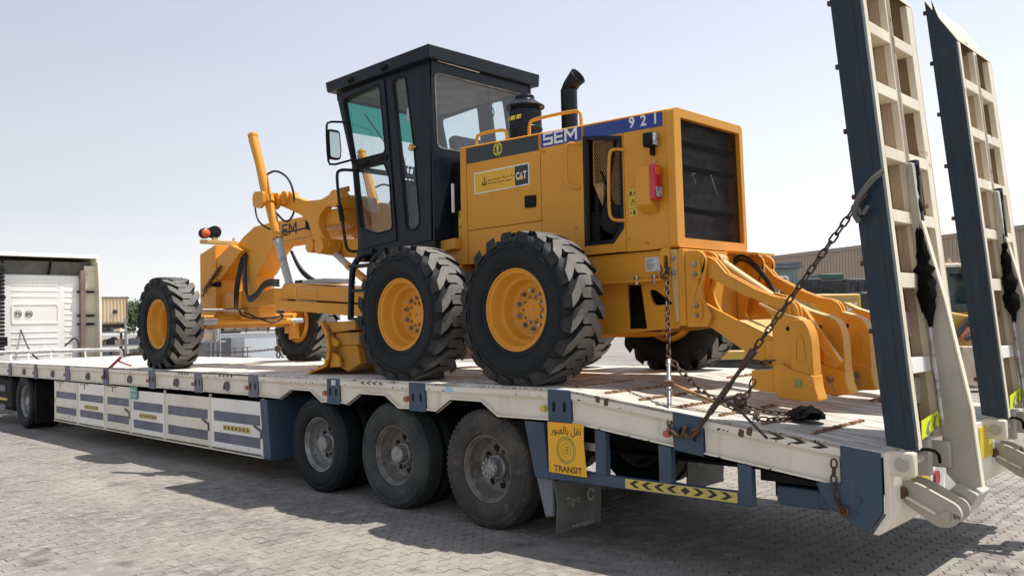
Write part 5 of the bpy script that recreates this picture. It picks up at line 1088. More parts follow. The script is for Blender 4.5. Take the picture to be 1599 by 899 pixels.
for y, t_ in ((.94, '70'), (1.165, '80')):
    s_ = q_('speed_sticker', MB().plate([(y+.078*math.cos(a), 2.265+.078*math.sin(a)) for a in [2*math.pi*k/24 for k in range(24)]], XC+.012, XC+.015, axis='x', holes=[[(y+.066*math.cos(a), 2.265+.066*math.sin(a)) for a in [2*math.pi*k/24 for k in range(24)]]]), 'letterdark', cb, flat=True)
    text(t_, s_, (XC+.012, y-.062, 2.222), (0, 1, 0), (0, 0, 1), .115, 'letterdark', depth=.003, offset=.02)
dfl = MB()
prof = [(-18.2, 3.30), (-17.6, 3.55), (-16.9, 3.63), (-16.1, 3.66), (-16.02, 3.60)]
q_('roof_deflector', MB().plate(prof+[(a, b-.035) for a, b in reversed(prof)], .20, 2.62).plate(prof+[(-16.02, 3.48), (-18.2, 3.1)], 2.58, 2.66).plate(prof+[(-16.02, 3.48), (-18.2, 3.1)], .16, .22), 'white', bevel=.012)
q_('deflector_inner', MB().box(-17.9, -16.35, .24, 2.56, 3.17, 3.50), 'flap')
for y in (.62, 1.62): q_('deflector_strut', MB().cyl((-16.32, y, 3.18), (-16.12, y, 3.60), .03, 8), 'blackmat')
q_('side_fairing', MB().plate([(-16.3, 1.0), (-16.3, 3.5), (-15.98, 3.48), (-15.90, 2.8), (-15.86, 1.0)], 2.60, 2.66), 'white', bevel=.012)
q_('fairing_inner', MB().box(-16.19, -16.17, 2.36, 2.60, 1.15, 3.4), 'rampcream')
q_('fairing_post', MB().box(-16.16, -16.06, 2.24, 2.36, 1.15, 3.28), mat('dusty_brown_post', (.17, .11, .095), (.22, .15, .12), 4), bevel=.01)
for z in (2.75, 2.18, 1.98): q_('fairing_bracket', MB().box(-16.14, -16.08, 2.18, 2.56, z, z+.05), 'blackmat')
st3 = MB(); n = 22
for k in range(n): z = 1.35+k*.085; st3.lathe([(.0, z), (.20, z), (.215, z+.02), (.215, z+.05), (.20, z+.07), (0, z+.07)], 20, (-15.85, .36, 0), 'z')
q_('intake_stack', st3, 'blackmat'); q_('intake_cap', MB().lathe([(0, 0), (.22, 0), (.215, .10), (.15, .18), (0, .20)], 20, (-15.85, .36, 3.22), 'z'), 'blackmat')
q_('stack_bracket', MB().box(-16.2, -15.8, .5, .62, 1.55, 1.75).box(-16.2, -15.85, .5, .60, 2.6, 2.66), 'blackmat')
for y in (1.1, 1.75): q_('chassis_rail', MB().box(-18.2, -11.9, y, y+.08, .72, .98), 'blackmat')
for x in (-12.72,):
    road_wheel(truck, x, .06, False, tyA, rmA, hbA); road_wheel(truck, x, .63, True, tyA, rmB, hbA); road_wheel(truck, x, WT-.06, True, tyA, rmA, hbA); road_wheel(truck, x, WT-.63, False, tyA, rmB, hbA)
    q_('axle', MB().cyl((x, .3, .513), (x, 2.6, .513), .09, 12), 'blackmat')
road_wheel(truck, -17.4, .3, False, tyA, rmA, hbA); road_wheel(truck, -17.4, 2.6, True, tyA, rmA, hbA)
q_('mudflap', MB().box(-12.03, -12.0, .06, .70, .14, .90), 'blackmat'); q_('mudflap', MB().box(-12.03, -12.0, 2.2, 2.84, .14, .90), 'blackmat')
q_('rear_lamp_bar', MB().box(-11.98, -11.88, .3, 2.6, .42, .58), 'blackmat'); q_('lamp', MB().box(-11.88, -11.86, .75, .98, .44, .56), 'chevyellow')
q_('fuel_tank', MB().box(-15.9, -13.5, .08, .70, .28, .95), 'blackmat', bevel=.08)
q_('tank_vent_plate', MB().box(-14.9, -13.9, .060, .078, .66, .78).box(-14.9, -13.9, .060, .078, .28, .40), 'bggrey'); q_('tank_strip', MB().box(-15.0, -13.8, .060, .078, .48, .53), 'chevyellow')
q_('air_line', MB().tube([(-16.2, 1.0, 1.9), (-15.8, 1.1, 1.3), (-15.2, 1.3, 1.1), (-14.8, 1.3, 1.15)], .02, 6, 2).tube([(-16.1, 1.9, 1.5), (-15.9, 2.1, 1.75), (-15.7, 2.1, 1.3)], .02, 6, 2), 'hose')
q_('light_gantry', MB().tube([(-14.7, .2, 1.0), (-13.4, .3, 1.04), (-12.2, .2, .97)], .02, 6), 'hub'); q_('catwalk', MB().box(-16.1, -13.6, .9, 2.0, 1.02, 1.06), 'bggrey')
for q in (tyA, tyB, tyC, rmA, rmB, hbA, hbB, *ho, *hn): bpy.data.objects.remove(q)

# ------------------------------------------------------------------ chains
lk_me = None
def link_mesh(L=.078, Wd=.048, r=.0068):
    mb = MB(); path = []; hw = Wd/2-r; hl = L/2-r-hw
    for k in range(5): a = -math.pi/2+math.pi*k/4; path.append((hl+hw*math.cos(a), hw*math.sin(a)))
    for k in range(5): a = math.pi/2+math.pi*k/4; path.append((-hl+hw*math.cos(a), hw*math.sin(a)))
    n = len(path); seg = 5; vs = []
    for i, (x, y) in enumerate(path):
        t = Vector((path[(i+1) % n][0]-path[i-1][0], path[(i+1) % n][1]-path[i-1][1], 0)).normalized(); nn = Vector((t.y, -t.x, 0))
        for k in range(seg): a = 2*math.pi*k/seg; vs.append(Vector((x, y, 0))+nn*r*math.cos(a)+Vector((0, 0, r*math.sin(a))))
    mb.add(vs, [(i*seg+k, ((i+1) % n)*seg+k, ((i+1) % n)*seg+(k+1) % seg, i*seg+(k+1) % seg) for i in range(n) for k in range(seg)])
    me = bpy.data.meshes.new('link'); me.from_pydata([tuple(v) for v in mb.v], [], mb.f); me.polygons.foreach_set('use_smooth', [True]*len(me.polygons)); return me
LM = {}
def links(root, pts, m='chain', L=.078, scale=1.):
    key = (m, L)
    if key not in LM: me = link_mesh(L); me.materials.append(M[m]); LM[key] = me
    P = [Vector(p) for p in pts]; pitch = (L-.0136*2)*scale; d = [0]
    for a, b in zip(P[:-1], P[1:]): d.append(d[-1]+(b-a).length)
    n = max(2, int(d[-1]/pitch)); po = Vector(WL[root.name]); rs = random.Random(n)
    for k in range(n):
        s = (k+.5)/n*d[-1]; i = max(j for j in range(len(P)-1) if d[j] <= s+1e-9); t = (s-d[i])/(d[i+1]-d[i]); c = P[i].lerp(P[i+1], t); di = (P[i+1]-P[i]).normalized()
        o = bpy.data.objects.new('link', LM[key]); C.objects.link(o); o.parent = root; o.location = c-po
        q = di.to_track_quat('X', 'Z'); o.rotation_mode = 'QUATERNION'
        from mathutils import Quaternion
        o.rotation_quaternion = q @ Quaternion((1, 0, 0), (math.pi/4 if k % 2 else -math.pi/4)+rs.uniform(-.15, .15))
        o.scale = (scale,)*3
def sag(p, q, s, n=8): p, q = Vector(p), Vector(q); return [p.lerp(q, i/n)-Vector((0, 0, 4*s*(i/n)*(1-i/n))) for i in range(n+1)]
# 1 vertical chain from the tow lug to the trailer edge, with turnbuckle
A0, A1 = Vector((1.455, .80, 2.235)), Vector((1.985, -.03, 1.00))
def LA(t): return A0.lerp(A1, t)
c1 = thing('tie_down_chain', 'rusty chain with silver turnbuckle hanging from the lug below the grille', 'chain', tuple(A1), 'tie-down chains holding the grader')
links(c1, [LA(0), LA(.60)]); links(c1, [LA(.90), LA(1.0), Vector((2.06, -.035, .96))])
links(c1, [(1.40, .79, 2.22), (1.43, .78, 2.12), (1.48, .77, 2.16)])
tb_ = obj('turnbuckle', MB().cyl(LA(.62), LA(.645), .022, 10).cyl(LA(.645), LA(.72), .017, 12).cyl(LA(.72), LA(.79), .026, 12).cyl(LA(.79), LA(.87), .017, 12).cyl(LA(.87), LA(.90), .012, 10), 'steel', c1)
obj('ratchet', MB().lathe([(.02, -.03), (.042, -.025), (.045, .0), (.042, .025), (.02, .03)], 14, tuple(LA(.755)), 'z'), 'rust', tb_)
obj('lever', MB().bar(LA(.75), Vector((2.25, .22, 1.17)), .022, .014).bar(LA(.75), LA(.75).lerp(Vector((2.25, .22, 1.17)), .5), .045, .02), 'ochre', c1)
obj('hook', MB().tube([LA(.985), (2.03, -.045, .985), (2.08, -.04, .95), (2.10, -.02, 1.0)], .013, 6, 1), 'rust', c1)
# 2 long diagonal chain from the ramp to the trailer edge, with lever binder
B0, B1 = Vector((3.415, .0, 2.52)), Vector((2.19, -.035, .985)); B0 = Vector((3.40, .01, 2.50))
c2 = thing('tie_down_chain', 'long dark chain running diagonally from the near raised ramp to the trailer edge', 'chain', tuple(B1), 'tie-down chains holding the grader')
def LB(t): return B0.lerp(B1, t)
links(c2, [LB(0), LB(.635)], L=.085)
obj('binder_body', MB().cyl(LB(.62), LB(.70), .030, 8, .020).cyl(LB(.70), LB(.78), .014, 8).cyl(LB(.77), LB(.90), .022, 10).cyl(LB(.90), LB(.955), .016, 8), 'chain', c2)
obj('binder_lever', MB().bar(LB(.835), Vector((2.51, -.05, 1.20)), .030, .014).cyl(Vector((2.50, -.05, 1.21)), Vector((2.74, -.055, 1.00)), .009, 8), 'chain', c2)
obj('hook', MB().tube([LB(.94), LB(1.0), (2.15, -.04, .955), (2.10, -.03, .99), (2.12, -.03, 1.03)], .015, 6, 1), 'rust', c2)
links(c2, [LB(.95), (2.21, -.04, 1.02), (2.16, -.04, .965)])
obj('ramp_hook', MB().tube([(3.50, .03, 2.62), (3.44, .0, 2.57), (3.36, -.01, 2.47), (3.335, -.01, 2.38), (3.36, .0, 2.33)], .017, 8, 1).tube([(3.42, -.01, 2.42), (3.38, -.01, 2.36), (3.36, -.01, 2.43), (3.34, 0, 2.36)], .012, 6, 1), 'flap', c2)
# 3 slack chain over the tail deck
def zt_(x, h=.02): return zd(x)+h
c3 = thing('slack_chain', 'dark chain sagging from the turnbuckle across the sloping deck under the ripper teeth', 'chain', (2.3, .4, zd(2.3)), 'tie-down chains holding the grader')
links(c3, sag(LA(.60), (2.16, .25, zt_(2.16, .10)), .02)+[(2.30, .36, zt_(2.3)), (2.42, .42, zt_(2.42)), (2.47, .30, zt_(2.47)), (2.52, .22, zt_(2.52)), (2.60, .24, zt_(2.6)), (2.68, .42, zt_(2.68))])
links(c3, [(2.36, .50, 1.33), (2.34, .46, 1.24), (2.30, .38, zt_(2.3, .06)), (2.42, .52, zt_(2.42)), (2.50, .55, zt_(2.50)), (2.60, .62, zt_(2.6)), (2.66, .70, zt_(2.66))])
links(c3, [(2.20, .78, 1.44), (2.26, .83, 1.43), (2.38, .84, 1.44)])
for k in range(5): obj('knot', MB().tube([(2.30+.03*math.cos(a+k), .40+.04*math.sin(a*1.3+k), zt_(2.3, .03+.022*k)+.02*math.sin(a*2)) for a in [2*math.pi*j/8 for j in range(9)]], .009, 6), 'chain', c3)
rag = MB(); rs = random.Random(3); seg = 14; nn = 10; vs = []
for k in range(nn+1):
    t = k/nn; c_ = Vector((2.66+.14*t, .42+.22*t, zd(2.7)+.02)); r_ = (.03+.075*math.sin(math.pi*t)**.6)
    for q in range(seg):
        a = math.pi*q/(seg-1); rr = r_*(.7+.6*rs.random()); vs.append(c_+Vector((-math.cos(a)*rr*.9, math.cos(a)*rr*.5, max(0, math.sin(a))*rr*.75)))
rag.add(vs, [(k*seg+q, k*seg+q+1, (k+1)*seg+q+1, (k+1)*seg+q) for k in range(nn) for q in range(seg-1)])
tag(obj('crumpled_rag', rag, 'cloth', angle=70), 'crumpled black rag lying on the sloping tail deck at the end of the slack chain', 'rag')
# 4 short rusty chain at the rear corner plate
c4 = thing('corner_chain', 'short rusty chain hanging beside the blue corner plate at the trailer tail', 'chain', (3.15, -.02, .90), 'tie-down chains holding the grader')
links(c4, [(3.155, -.02, .90), (3.15, -.025, .78), (3.165, -.025, .66), (3.20, -.025, .575)], 'rust', .07)
obj('ring', MB().tube([(3.205+.026*math.cos(a), -.03, .60+.026*math.sin(a)) for a in [2*math.pi*k/12 for k in range(13)]], .009, 6), 'rust', c4)
# 5 front chain with red binder
c5 = thing('front_tie_chain', 'brown chain with a red lever binder between the trailer edge and the near front wheel', 'chain', (-8.42, -.02, 1.16), 'tie-down chains holding the grader')
links(c5, [(-8.05, .08, 1.40), (-7.75, .35, 1.50), (-7.35, .75, 1.70), (-7.20, 1.05, 2.0)], 'chain'); links(c5, [(-8.44, -.02, 1.20), (-8.46, -.03, 1.06)], 'chain')
links(c5, [(-7.98, .10, 1.44), (-7.70, .3, 1.44), (-7.5, .45, 1.60), (-7.40, .6, 1.55)], 'chain')
links(c5, [(-7.30, 1.05, 2.40), (-7.10, 1.09, 2.58), (-6.80, 1.09, 2.76)], 'chain'); links(c5, [(-7.36, 1.05, 2.30), (-7.12, 1.085, 2.52), (-6.78, 1.085, 2.74)], 'chain')
obj('binder', MB().cyl((-8.38, .0, 1.20), (-8.05, .08, 1.40), .022, 8).bar((-8.14, .06, 1.35), (-7.72, .10, 1.275), .03, .016), 'redpaint', c5)
# 6 far chains
c6 = thing('far_tie_chain', 'dark chain stretched low across the deck to a ring on the far trailer edge', 'chain', (-9.0, 2.88, 1.26), 'tie-down chains holding the grader')
links(c6, sag((-9.2, 1.95, 1.40), (-8.2, 2.80, 1.42), .03), 'chain', .085); links(c6, [(-8.05, 2.75, 1.88), (-8.12, 2.82, 1.46)], 'chain')
obj('binder', MB().lathe([(0, -.05), (.05, -.04), (.06, .0), (.05, .05), (0, .06)], 10, (-8.12, 2.82, 1.42), 'z').tube([(-8.14+.055*math.cos(a), 2.84, 1.32+.06*math.sin(a)) for a in [2*math.pi*k/10 for k in range(11)]], .014, 6).bar((-8.1, 2.84, 1.38), (-8.02, 2.86, 1.26), .03, .02), 'chain', c6)

# ------------------------------------------------------------------ background
def tf(mb, c, ang):      # rotate about z and move
    ca, sa = math.cos(ang), math.sin(ang); mb.v = [(c[0]+x*ca-y*sa, c[1]+x*sa+y*ca, c[2]+z) for x, y, z in mb.v]; return mb

def local(c, ang=math.radians(44.15)):
    class L(MB): pass
    return c, ang
ANGS = {}
def bgpart(name, fn, m, parent, c, ang=None, **k):
    ang = ANGS.get(c[0], math.radians(44.15))
    mb = MB(); fn(mb); tf(mb, c, ang); return obj(name, mb, m, parent, **k)
ANG = math.radians(44.15)
# warehouse: its long wall runs from far left to nearer right
W0, W1 = Vector((-46.2, 91.7, 0)), Vector((3.0, 70.2, 0)); wd = (W1-W0); wl = wd.length; wa = math.atan2(wd.y, wd.x)
wh = thing('warehouse', 'long flat-roofed warehouse clad in brown ribbed sheet, far behind the raised ramps', 'warehouse', tuple(W0))
c0 = tuple(W0)
obj('wall', tf(MB().box(0, wl, 0, 30, -.1, 8.75), c0, wa), 'cladding', wh)
nr = int(wl/.45)
for k in range(nr):
    x = k*.45; obj('cladding_rib', tf(MB().box(x, x+.14, -.07, .01, .2, 8.6), c0, wa), 'cladding', wh, flat=True) if k < 118 else None
obj('roof_trim', tf(MB().box(-.2, wl+.2, -.18, .25, 8.6, 9.0), c0, wa), 'trim', wh); obj('base_band', tf(MB().box(0, wl, -.1, 0, 0, 2.6), c0, wa), 'bgwall', wh)
for x in (19.5, 33.5): obj('downpipe', tf(MB().cyl((x, -.2, 0), (x, -.2, 8.3), .10, 8).cyl((x, -.2, 8.3), (x-.5, -.2, 8.5), .10, 8), c0, wa), 'trim', wh)
# container on stilts, shed, trees, racks at far left
def bgthing(name, label, cat, c, group=None): return thing(name, label, cat, tuple(c), group)
cc = (-57.6, 17.3, 0); ANGS[cc[0]] = R(76); ct_ = bgthing('site_container', 'beige ribbed site container raised on a frame behind the white truck', 'container', cc)
bgpart('body', lambda m: m.box(-1.6, 2.15, 0, 2.4, 2.45, 4.30), 'beige', ct_, cc)
for k in range(15): bgpart('body_rib', lambda m, k=k: m.box(-1.15+k*.225, -1.06+k*.225, -.05, 0, 2.55, 4.22), 'beige', ct_, cc, flat=True)
bgpart('edge_frame', lambda m: m.box(-1.2, 2.2, -.08, 0, 4.24, 4.34).box(2.12, 2.22, -.08, 2.4, 2.4, 4.34).box(-1.2, 2.2, -.08, 0, 2.40, 2.52), 'wood', ct_, cc)
bgpart('vent', lambda m: m.box(1.25, 1.5, -.12, 0, 3.15, 3.4), 'bgdark', ct_, cc)
bgpart('stilt', lambda m: m.box(2.0, 2.15, 0, .15, 0, 2.4), 'bgsteel', ct_, cc); bgpart('stilt', lambda m: m.box(-.9, -.75, 0, .15, 0, 2.4), 'bgsteel', ct_, cc); bgpart('underside', lambda m: m.box(-1.1, 2.0, .3, 2.2, 2.1, 2.4), 'bgdark', ct_, cc)
cc = (-54.9, 20.6, 0); sh_ = bgthing('open_shed', 'low open timber shed with brown roof edge beside the beige container', 'shed', cc)
bgpart('roof', lambda m: m.box(-.9, 5, 0, 4, 2.95, 3.2), 'wood', sh_, cc)
for x in (-.5, .45, 1.1, 1.9, 3.4): bgpart('post', lambda m, x=x: m.box(x, x+.12, .1, .22, 0, 2.95), 'carton', sh_, cc)
bgpart('back_wall', lambda m: m.box(-.8, 5, 3, 3.1, 0, 2.9), 'bgdark', sh_, cc); bgpart('rail', lambda m: m.box(-.8, 5, .05, .12, 1.9, 2.0), 'carton', sh_, cc)
def tree(c, h, r, label, n=1500, seed=1):
    rs = np.random.RandomState(seed); root = bgthing('tree', label, 'tree', c, 'trees behind the yard')
    tr_m = MB().cyl(c, (c[0]+.1, c[1], c[2]+h*.55), .16, 8, .09)
    lobes = [(rs.normal(0, r*.42), rs.normal(0, r*.42), h*.62+rs.uniform(-.25, .32)*h*.8, r*rs.uniform(.35, .6)) for _ in range(16)]
    for l in lobes[:7]: tr_m.cyl((c[0]+.1, c[1], c[2]+h*.4), (c[0]+l[0], c[1]+l[1], c[2]+l[2]), .06, 5, .02)
    obj('trunk', tr_m, 'bark', root)
    mb = MB(); V = []; F = []
    for i in range(n):
        l = lobes[rs.randint(len(lobes))]; d = rs.normal(0, 1, 3); d /= np.linalg.norm(d); rr = l[3]*rs.uniform(.55, 1.05)
        p = np.array([c[0]+l[0], c[1]+l[1], c[2]+l[2]])+d*rr*np.array([1, 1, .8]); a = rs.normal(0, 1, 3); a /= np.linalg.norm(a); b = np.cross(a, d); b /= np.linalg.norm(b)+1e-6; s = rs.uniform(.10, .2)
        o = len(V); V += [tuple(p+a*s), tuple(p+b*s*.7), tuple(p-a*s), tuple(p-b*s*.7)]; F.append((o, o+1, o+2, o+3))
    mb.add(V, F); obj('crown', mb, 'leaf', root, flat=True)
tree((-80.0, 30.0, 0), 5.7, 2.4, 'larger rounded green tree just left of the front wheel', 2600, 3)
tree((-79.5, 27.6, 0), 5.0, 1.4, 'smaller green treetop right beside the beige container', 1500, 5)
tree((-77.5, 32.5, 0), 4.9, 1.8, 'low green tree mostly hidden behind the front wheel', 1500, 8)
cc = (-41.9, 11.8, 0); rk = bgthing('storage_rack', 'galvanised pipe rack with two levels behind the truck cab', 'rack', cc, 'storage racks in the yard')
for x in (.1, 1.55, 3.0): bgpart('post', lambda m, x=x: m.box(x, x+.06, 0, .06, 0, 2.55 if x < 2 else 1.9), 'bgsteel', rk, cc)
for z in (.55, 1.10, 1.80): bgpart('shelf', lambda m, z=z: m.box(0, 3.9, -.02, 1.2, z-.04, z+.04), 'bgsteel', rk, cc)
rs = random.Random(11)
for k, (x, z, w_, h_, m_, lb, ct2) in enumerate([(.2, 1.14, .32, .30, 'wood', 'brown engine part on the middle rack shelf, leftmost', 'machine part'), (.62, 1.14, .30, .42, 'bgdark', 'dark machine part on the middle rack shelf beside the brown one', 'machine part'), (.98, 1.14, .34, .30, 'carton', 'pale carton on the middle rack shelf', 'carton'),
      (.25, 1.84, .5, .22, 'bgdark', 'flat dark part on the top rack shelf', 'machine part'), (.9, 1.84, .35, .16, 'beige', 'small tan box on the top rack shelf', 'box'), (1.7, 1.14, .8, .42, 'bggrey', 'blue-grey metal casing on the rack near the front wheel', 'metal casing'), (.2, .59, .5, .36, 'bggrey', 'grey pallet load on the bottom rack shelf', 'pallet load'), (.85, .59, .5, .30, 'wood', 'brown pallet load on the bottom rack shelf', 'pallet load'), (1.75, .59, .9, .38, 'bggreen', 'grey-green machine block on the bottom rack shelf', 'machine block')]):
    def fn(m, x=x, z=z, w_=w_, h_=h_):
        m.box(x, x+w_, .1, .7, z, z+h_*.75); m.cyl((x+w_*.3, .1, z+h_*.6), (x+w_*.3, .05, z+h_*.6), h_*.25, 10); m.box(x+w_*.45, x+w_*.95, .15, .5, z+h_*.7, z+h_)
    mb = MB(); fn(mb); tf(mb, cc, ANG); tag(obj(ct2.replace(' ', '_'), mb, m_), lb, ct2)
# white wall with pallets behind, slate container, frame crate
cc = (-23.1, 9.2, 0); ANGS[cc[0]] = R(74); wl_ = bgthing('white_wall', 'long low whitewashed wall behind the front wheels', 'wall', cc)
bgpart('wall', lambda m: m.box(0, 7.5, 0, .25, 0, 1.62), 'bgwall', wl_, cc); bgpart('coping', lambda m: m.box(-.02, 7.5, -.03, .28, 1.62, 1.65), 'bgwall', wl_, cc)
bgpart('corner_post', lambda m: m.box(-.06, .12, -.04, .2, 0, 1.66), 'bgwall', wl_, cc)
cc = (-20.75, 7.2, 0); sc_ = bgthing('slate_container', 'blue-grey steel container with pale door bars beside the white wall', 'container', cc)
bgpart('body', lambda m: m.box(-.3, .95, .8, 2.2, 0, 1.52), 'bggrey', sc_, cc)
for x in (.28, .42): bgpart('door_bar', lambda m, x=x: m.box(x, x+.05, .76, .80, .05, 1.5), 'bgsteel', sc_, cc)
cc = (-18.6, 6.5, 0); r2_ = bgthing('storage_rack', 'small pipe rack carrying a tan crate beside the near front wheel', 'rack', cc, 'storage racks in the yard')
for x in (-.2, .48): bgpart('post', lambda m, x=x: m.box(x, x+.03, 0, .04, 0, 1.95), 'bgsteel', r2_, cc)
bgpart('shelf', lambda m: m.box(-.25, .5, -.02, .5, 1.42, 1.46), 'bgsteel', r2_, cc)
mb = tf(MB().box(-.05, .28, .05, .4, 1.47, 1.72).box(-.03, .05, .04, .41, 1.46, 1.47), cc, ANG); tag(obj('tan_crate', mb, 'carton'), 'tan wooden crate on the small pipe rack by the near front wheel', 'crate')
mb = tf(MB().box(.0, .3, .1, .4, 1.73, 1.80).box(.32, .42, .0, .3, 1.5, 1.85), cc, ANG); tag(obj('scrap_parts', mb, 'bgsteel'), 'grey scrap parts heaped on the tan crate', 'scrap')
cc = (-25.6, 10.8, -.28)
r3_ = bgthing('pallet_shelf', 'wooden pallet shelf rising just above the white wall', 'shelf', cc)
bgpart('board', lambda m: m.box(-.7, 2.2, -.1, 1, 1.98, 2.03), 'wood', r3_, cc); bgpart('board', lambda m: m.box(-.7, 2.2, -.1, 1, 2.22, 2.25), 'wood', r3_, cc)
for x in (-.7, .35, .8, 1.65, 2.15): bgpart('post', lambda m, x=x: m.box(x, x+.04, -.1, -.06, 0, 2.42), 'wood', r3_, cc)
for k, (x, w_) in enumerate(((-.05, .36), (.40, .36), (.85, .38), (1.27, .34))):
    mb = tf(MB().box(x, x+w_, 0, .4, 2.03, 2.19).box(x+.04, x+w_-.1, .05, .3, 2.25, 2.34), cc, ANG)
    tag(obj('carton', mb, 'carton'), ('leftmost', 'second', 'third', 'rightmost')[k]+' of the four pale cartons on the shelf above the white wall', 'carton', 'cartons on the pallet shelf')
cc = (-15.25, 5.6, 0); fc = bgthing('frame_crate', 'open brown frame crate standing in front of the white wall', 'crate', cc)
for x in (0, .13, .33, .46):
    bgpart('post', lambda m, x=x: m.box(x-.01, x+.012, 0, .02, 1.04, 1.32), 'wood', fc, cc)
bgpart('top_frame', lambda m: m.box(-.02, .48, -.02, .3, 1.30, 1.325), 'wood', fc, cc); bgpart('bottom_frame', lambda m: m.box(-.02, .48, -.02, .3, 1.05, 1.08), 'wood', fc, cc); bgpart('leg', lambda m: m.box(.0, .46, .1, .14, 0, 1.05), 'wood', fc, cc)
# machines in front of the warehouse
def wheel_bg(parent, c, r, w_, m='rubber'):
    mb = MB(); mb.lathe([(r*.5, 0), (r*.8, -.03), (r, .05), (r, w_-.05), (r*.8, w_+.03), (r*.5, w_)], 22); mb.lathe([(r*.5, .02), (r*.45, .06), (.1, .08), (0, .05)], 16)
    tf(mb, c, ANG); return obj('wheel', mb, m, parent)
cc = (-11.6, 27.1, 0); ld_ = bgthing('wheel_loader', 'grey-green cabbed loader parked before the warehouse, above the ripper arms', 'loader', cc)
bgpart('body', lambda m: m.box(-2.2, 2.0, .2, 2.4, .9, 2.1).box(-2.6, -1.2, .3, 2.2, 1.6, 2.6), 'bggreen', ld_, cc, bevel=.05)
bgpart('cab', lambda m: m.plate([(.0, 2.1), (.1, 3.75), (1.75, 3.75), (1.85, 2.1)], .5, 2.1), 'bggreen', ld_, cc, bevel=.04)
bgpart('window_pane', lambda m: m.plate(round_poly([(.88, 2.45), (.88, 3.45), (1.32, 3.45), (1.40, 2.45)], .1), .47, .50), 'letterwhite', ld_, cc)
bgpart('window_pane', lambda m: m.plate(round_poly([(.95, 2.6), (.95, 3.35), (1.22, 3.35), (1.30, 2.6)], .08), .45, .47), 'bgdark', ld_, cc); bgpart('window_pane', lambda m: m.box(.2, .72, .47, .50, 2.5, 3.6), 'bgdark', ld_, cc); bgpart('window_pane', lambda m: m.box(1.5, 1.72, .47, .5, 2.5, 3.55), 'bggreen', ld_, cc)
bgpart('roof', lambda m: m.box(-.1, 1.95, .4, 2.2, 3.75, 3.88).box(.9, 1.9, .5, 1.0, 3.92, 4.0), 'bggrey', ld_, cc); bgpart('mirror', lambda m: m.box(-.25, -.0, .3, .36, 3.2, 3.6), 'letterwhite', ld_, cc)
bgpart('front_guard', lambda m: m.box(-1.3, -.1, .4, 2.0, 2.6, 3.65), 'bgdark', ld_, cc)
for x in (-1.5, 1.2): wheel_bg(ld_, (cc[0]+x*math.cos(ANG), cc[1]+x*math.sin(ANG), .85), .85, .5)
cc = (-11.2, 31.9, 0); m2 = bgthing('excavator', 'dark machine with a small green canopy standing against the warehouse', 'excavator', cc)
bgpart('body', lambda m: m.box(-2, 1.6, 0, 2, .8, 2.75), 'bgdark', m2, cc, bevel=.05); bgpart('engine_cover', lambda m: m.box(-1.1, .1, .1, 1.5, 2.75, 3.42), 'bgdark', m2, cc, bevel=.04); bgpart('cab', lambda m: m.box(1.2, 2.5, .1, 1.5, 2.0, 3.36), 'bgdark', m2, cc, bevel=.06); bgpart('cab_glass', lambda m: m.box(1.45, 1.7, .07, .1, 2.6, 3.2), 'bggreen', m2, cc); bgpart('canopy', lambda m: m.box(.05, 1.15, .2, 1.6, 3.36, 3.62), mat('canopy_green', (.03, .10, .075)), m2, cc, bevel=.04)
bgpart('guard_rail', lambda m: m.box(-1.6, 1.4, .0, .04, 2.95, 3.0).box(-1.6, -1.56, 0, .04, 2.5, 3).box(-.4, -.36, 0, .04, 2.5, 3.3).box(1.36, 1.4, 0, .04, 2.5, 3.2).box(-.1, 1.0, .3, .8, 2.7, 3.3), 'bgdark', m2, cc)
cc = (-7.6, 26.9, 0)
for k in range(5):
    x = -.15+k*.27; mb = MB().plate([(x, 1.2), (x-.25, 2.98), (x-.05, 3.0), (x+.12, 2.4), (x+.25, 1.2)], 0, 1.6).plate([(x+.02, 1.2), (x-.03, 2.9), (x+.02, 2.9), (x+.16, 2.2), (x+.22, 1.2)], -.05, 0)
    tf(mb, cc, ANG); tag(obj('bucket', mb, 'bgdark'), ('leftmost', 'second', 'third', 'fourth', 'rightmost')[k]+' of the five black buckets stacked on edge behind the yellow loader hood', 'bucket', 'black buckets stacked on edge')
sb = MB().box(-1.0, 1.6, 0, 1.8, 0, 1.2); tf(sb, cc, ANG); tag(obj('bucket_rack', sb, 'bgsteel'), 'low steel rack under the five black buckets', 'rack')
cc = (-3.35, 14.3, 0); dz = bgthing('yellow_loader', 'yellow loader with sloping hood lettered in white, seen just beyond the ripper teeth', 'loader', cc)
bgpart('hood', lambda m: m.plate([(-.35, 2.23), (-.1, 2.27), (.98, 2.25), (1.0, 1.2), (.3, 1.2)], 0, 1.2), 'bgyellow', dz, cc, bevel=.05)
bgpart('body', lambda m: m.plate([(-1.6, .6), (-1.3, 1.35), (.3, 1.5), (1.4, 1.5), (1.4, .6)], .1, 1.4), 'bgyellow', dz, cc, bevel=.04)
bgpart('hood_line', lambda m: m.box(.2, .95, -.012, 0, 2.12, 2.15), 'trim', dz, cc)
t_ = text('CAT', dz, (cc[0]+.62*math.cos(ANG)+.02*math.sin(ANG), cc[1]+.62*math.sin(ANG)-.02*math.cos(ANG), 1.87), (math.cos(ANG), math.sin(ANG), 0), (0, 0, 1), .24, 'letterwhite', depth=.01, offset=.04, sx=.55)
bgpart('exhaust_pipe', lambda m: m.cyl((-.2, .6, 2.2), (-.2, .6, 2.5), .04, 8), 'bgdark', dz, cc)
bgpart('side_machinery', lambda m: m.box(1.05, 1.5, .2, 1.0, 1.4, 2.3).box(-1.2, -.5, .2, .8, 1.3, 1.8), 'bgdark', dz, cc, bevel=.05)
for x in (-1.2, .9): wheel_bg(dz, (cc[0]+x*math.cos(ANG), cc[1]+x*math.sin(ANG), .6), .6, .4)
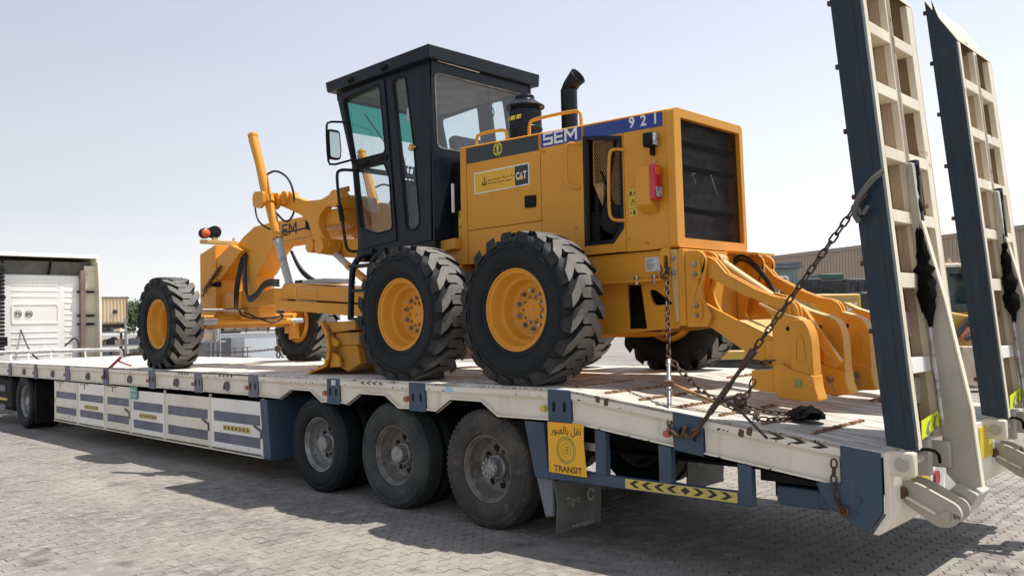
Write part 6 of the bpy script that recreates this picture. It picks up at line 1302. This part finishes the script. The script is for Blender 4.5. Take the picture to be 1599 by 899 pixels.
cc = (-1.11, 16.01, 0); bh = bgthing('backhoe_loader', 'old yellow backhoe loader with green-tinted cab, seen between the two raised ramps', 'backhoe', cc)
bgpart('cab_roof', lambda m: m.box(-.9, 1.2, -.1, 1.6, 2.80, 2.88), 'rampcream', bh, cc, bevel=.02); bgpart('roof_beacon', lambda m: m.cyl((.22, .2, 2.88), (.22, .2, 3.02), .06, 8, .03).box(.05, .4, .1, .3, 2.88, 2.92), 'carton', bh, cc)
bgpart('cab', lambda m: m.plate([(-.85, 1.78), (-.85, 2.8), (1.1, 2.8), (1.1, 1.78)], 0, 1.5, holes=[[(-.70, 1.95), (-.70, 2.65), (.05, 2.65), (.05, 1.95)], [(.12, 1.95), (.12, 2.65), (.95, 2.65), (.95, 1.95)]]), mat('cab_dark_green', (.03, .06, .065)), bh, cc)
bgpart('window_pane', lambda m: m.box(-.70, .95, .7, .72, 1.95, 2.65), mat('dusty_green_glass', (.06, .12, .12), (.16, .22, .19), 3, rough=.2), bh, cc)
bgpart('body', lambda m: m.plate([(-.9, 1.78), (1.4, 1.78), (1.3, .9), (-.9, .9)], .1, 1.4).plate([(-.1, 1.78), (.55, 1.65), (.50, 1.15), (.0, 1.05)], -.3, .1), 'bgyellow', bh, cc, bevel=.04)
for k, (x, m_) in enumerate(((.02, 'bgdark'), (.18, 'bgorange'), (.36, 'bgyellow'))): bgpart('boom_arm', lambda m, x=x: m.bar((x+.25, -.5, 1.62), (x-.12, -.5, 1.18), .10, .12), m_, bh, cc, bevel=.01)
bgpart('hose_bundle', lambda m: m.tube([(.1, -.6, 1.15), (.3, -.65, 1.25), (.5, -.6, 1.1), (.6, -.55, .7), (.7, -.5, .2)], .06, 8, 1).tube([(.3, -.6, 1.05), (.5, -.62, 1.15), (.65, -.6, .9), (.62, -.6, .3)], .05, 8, 1), 'bgdark', bh, cc)
bgpart('bucket', lambda m: m.plate([(-.15, 1.0), (.42, 1.0), (.48, .6), (.52, .12), (.2, .08), (-.2, .2)], -.95, -.5), 'carton', bh, cc, bevel=.02)
bgpart('bucket_edge', lambda m: m.plate([(.32, .98), (.42, .98), (.50, .1), (.22, .06), (.18, .4)], -1.0, -.96), 'greybeige', bh, cc)
for x, r_ in ((-.7, .75), (1.6, .5)): wheel_bg(bh, (cc[0]+x*math.cos(ANG), cc[1]+x*math.sin(ANG), r_), r_, .4)
cc = (-2.95, 9.25, 0); pb = bgthing('loader_attachment', 'low yellow attachment on a dark rusty block beyond the far rear wheel', 'attachment', cc)
bgpart('blade', lambda m: m.box(-.35, .9, 0, .3, .98, 1.14), 'bgyellow', pb, cc, bevel=.02); bgpart('base', lambda m: m.box(-.55, .9, .05, .5, .0, .96), 'bgdark', pb, cc, bevel=.05)
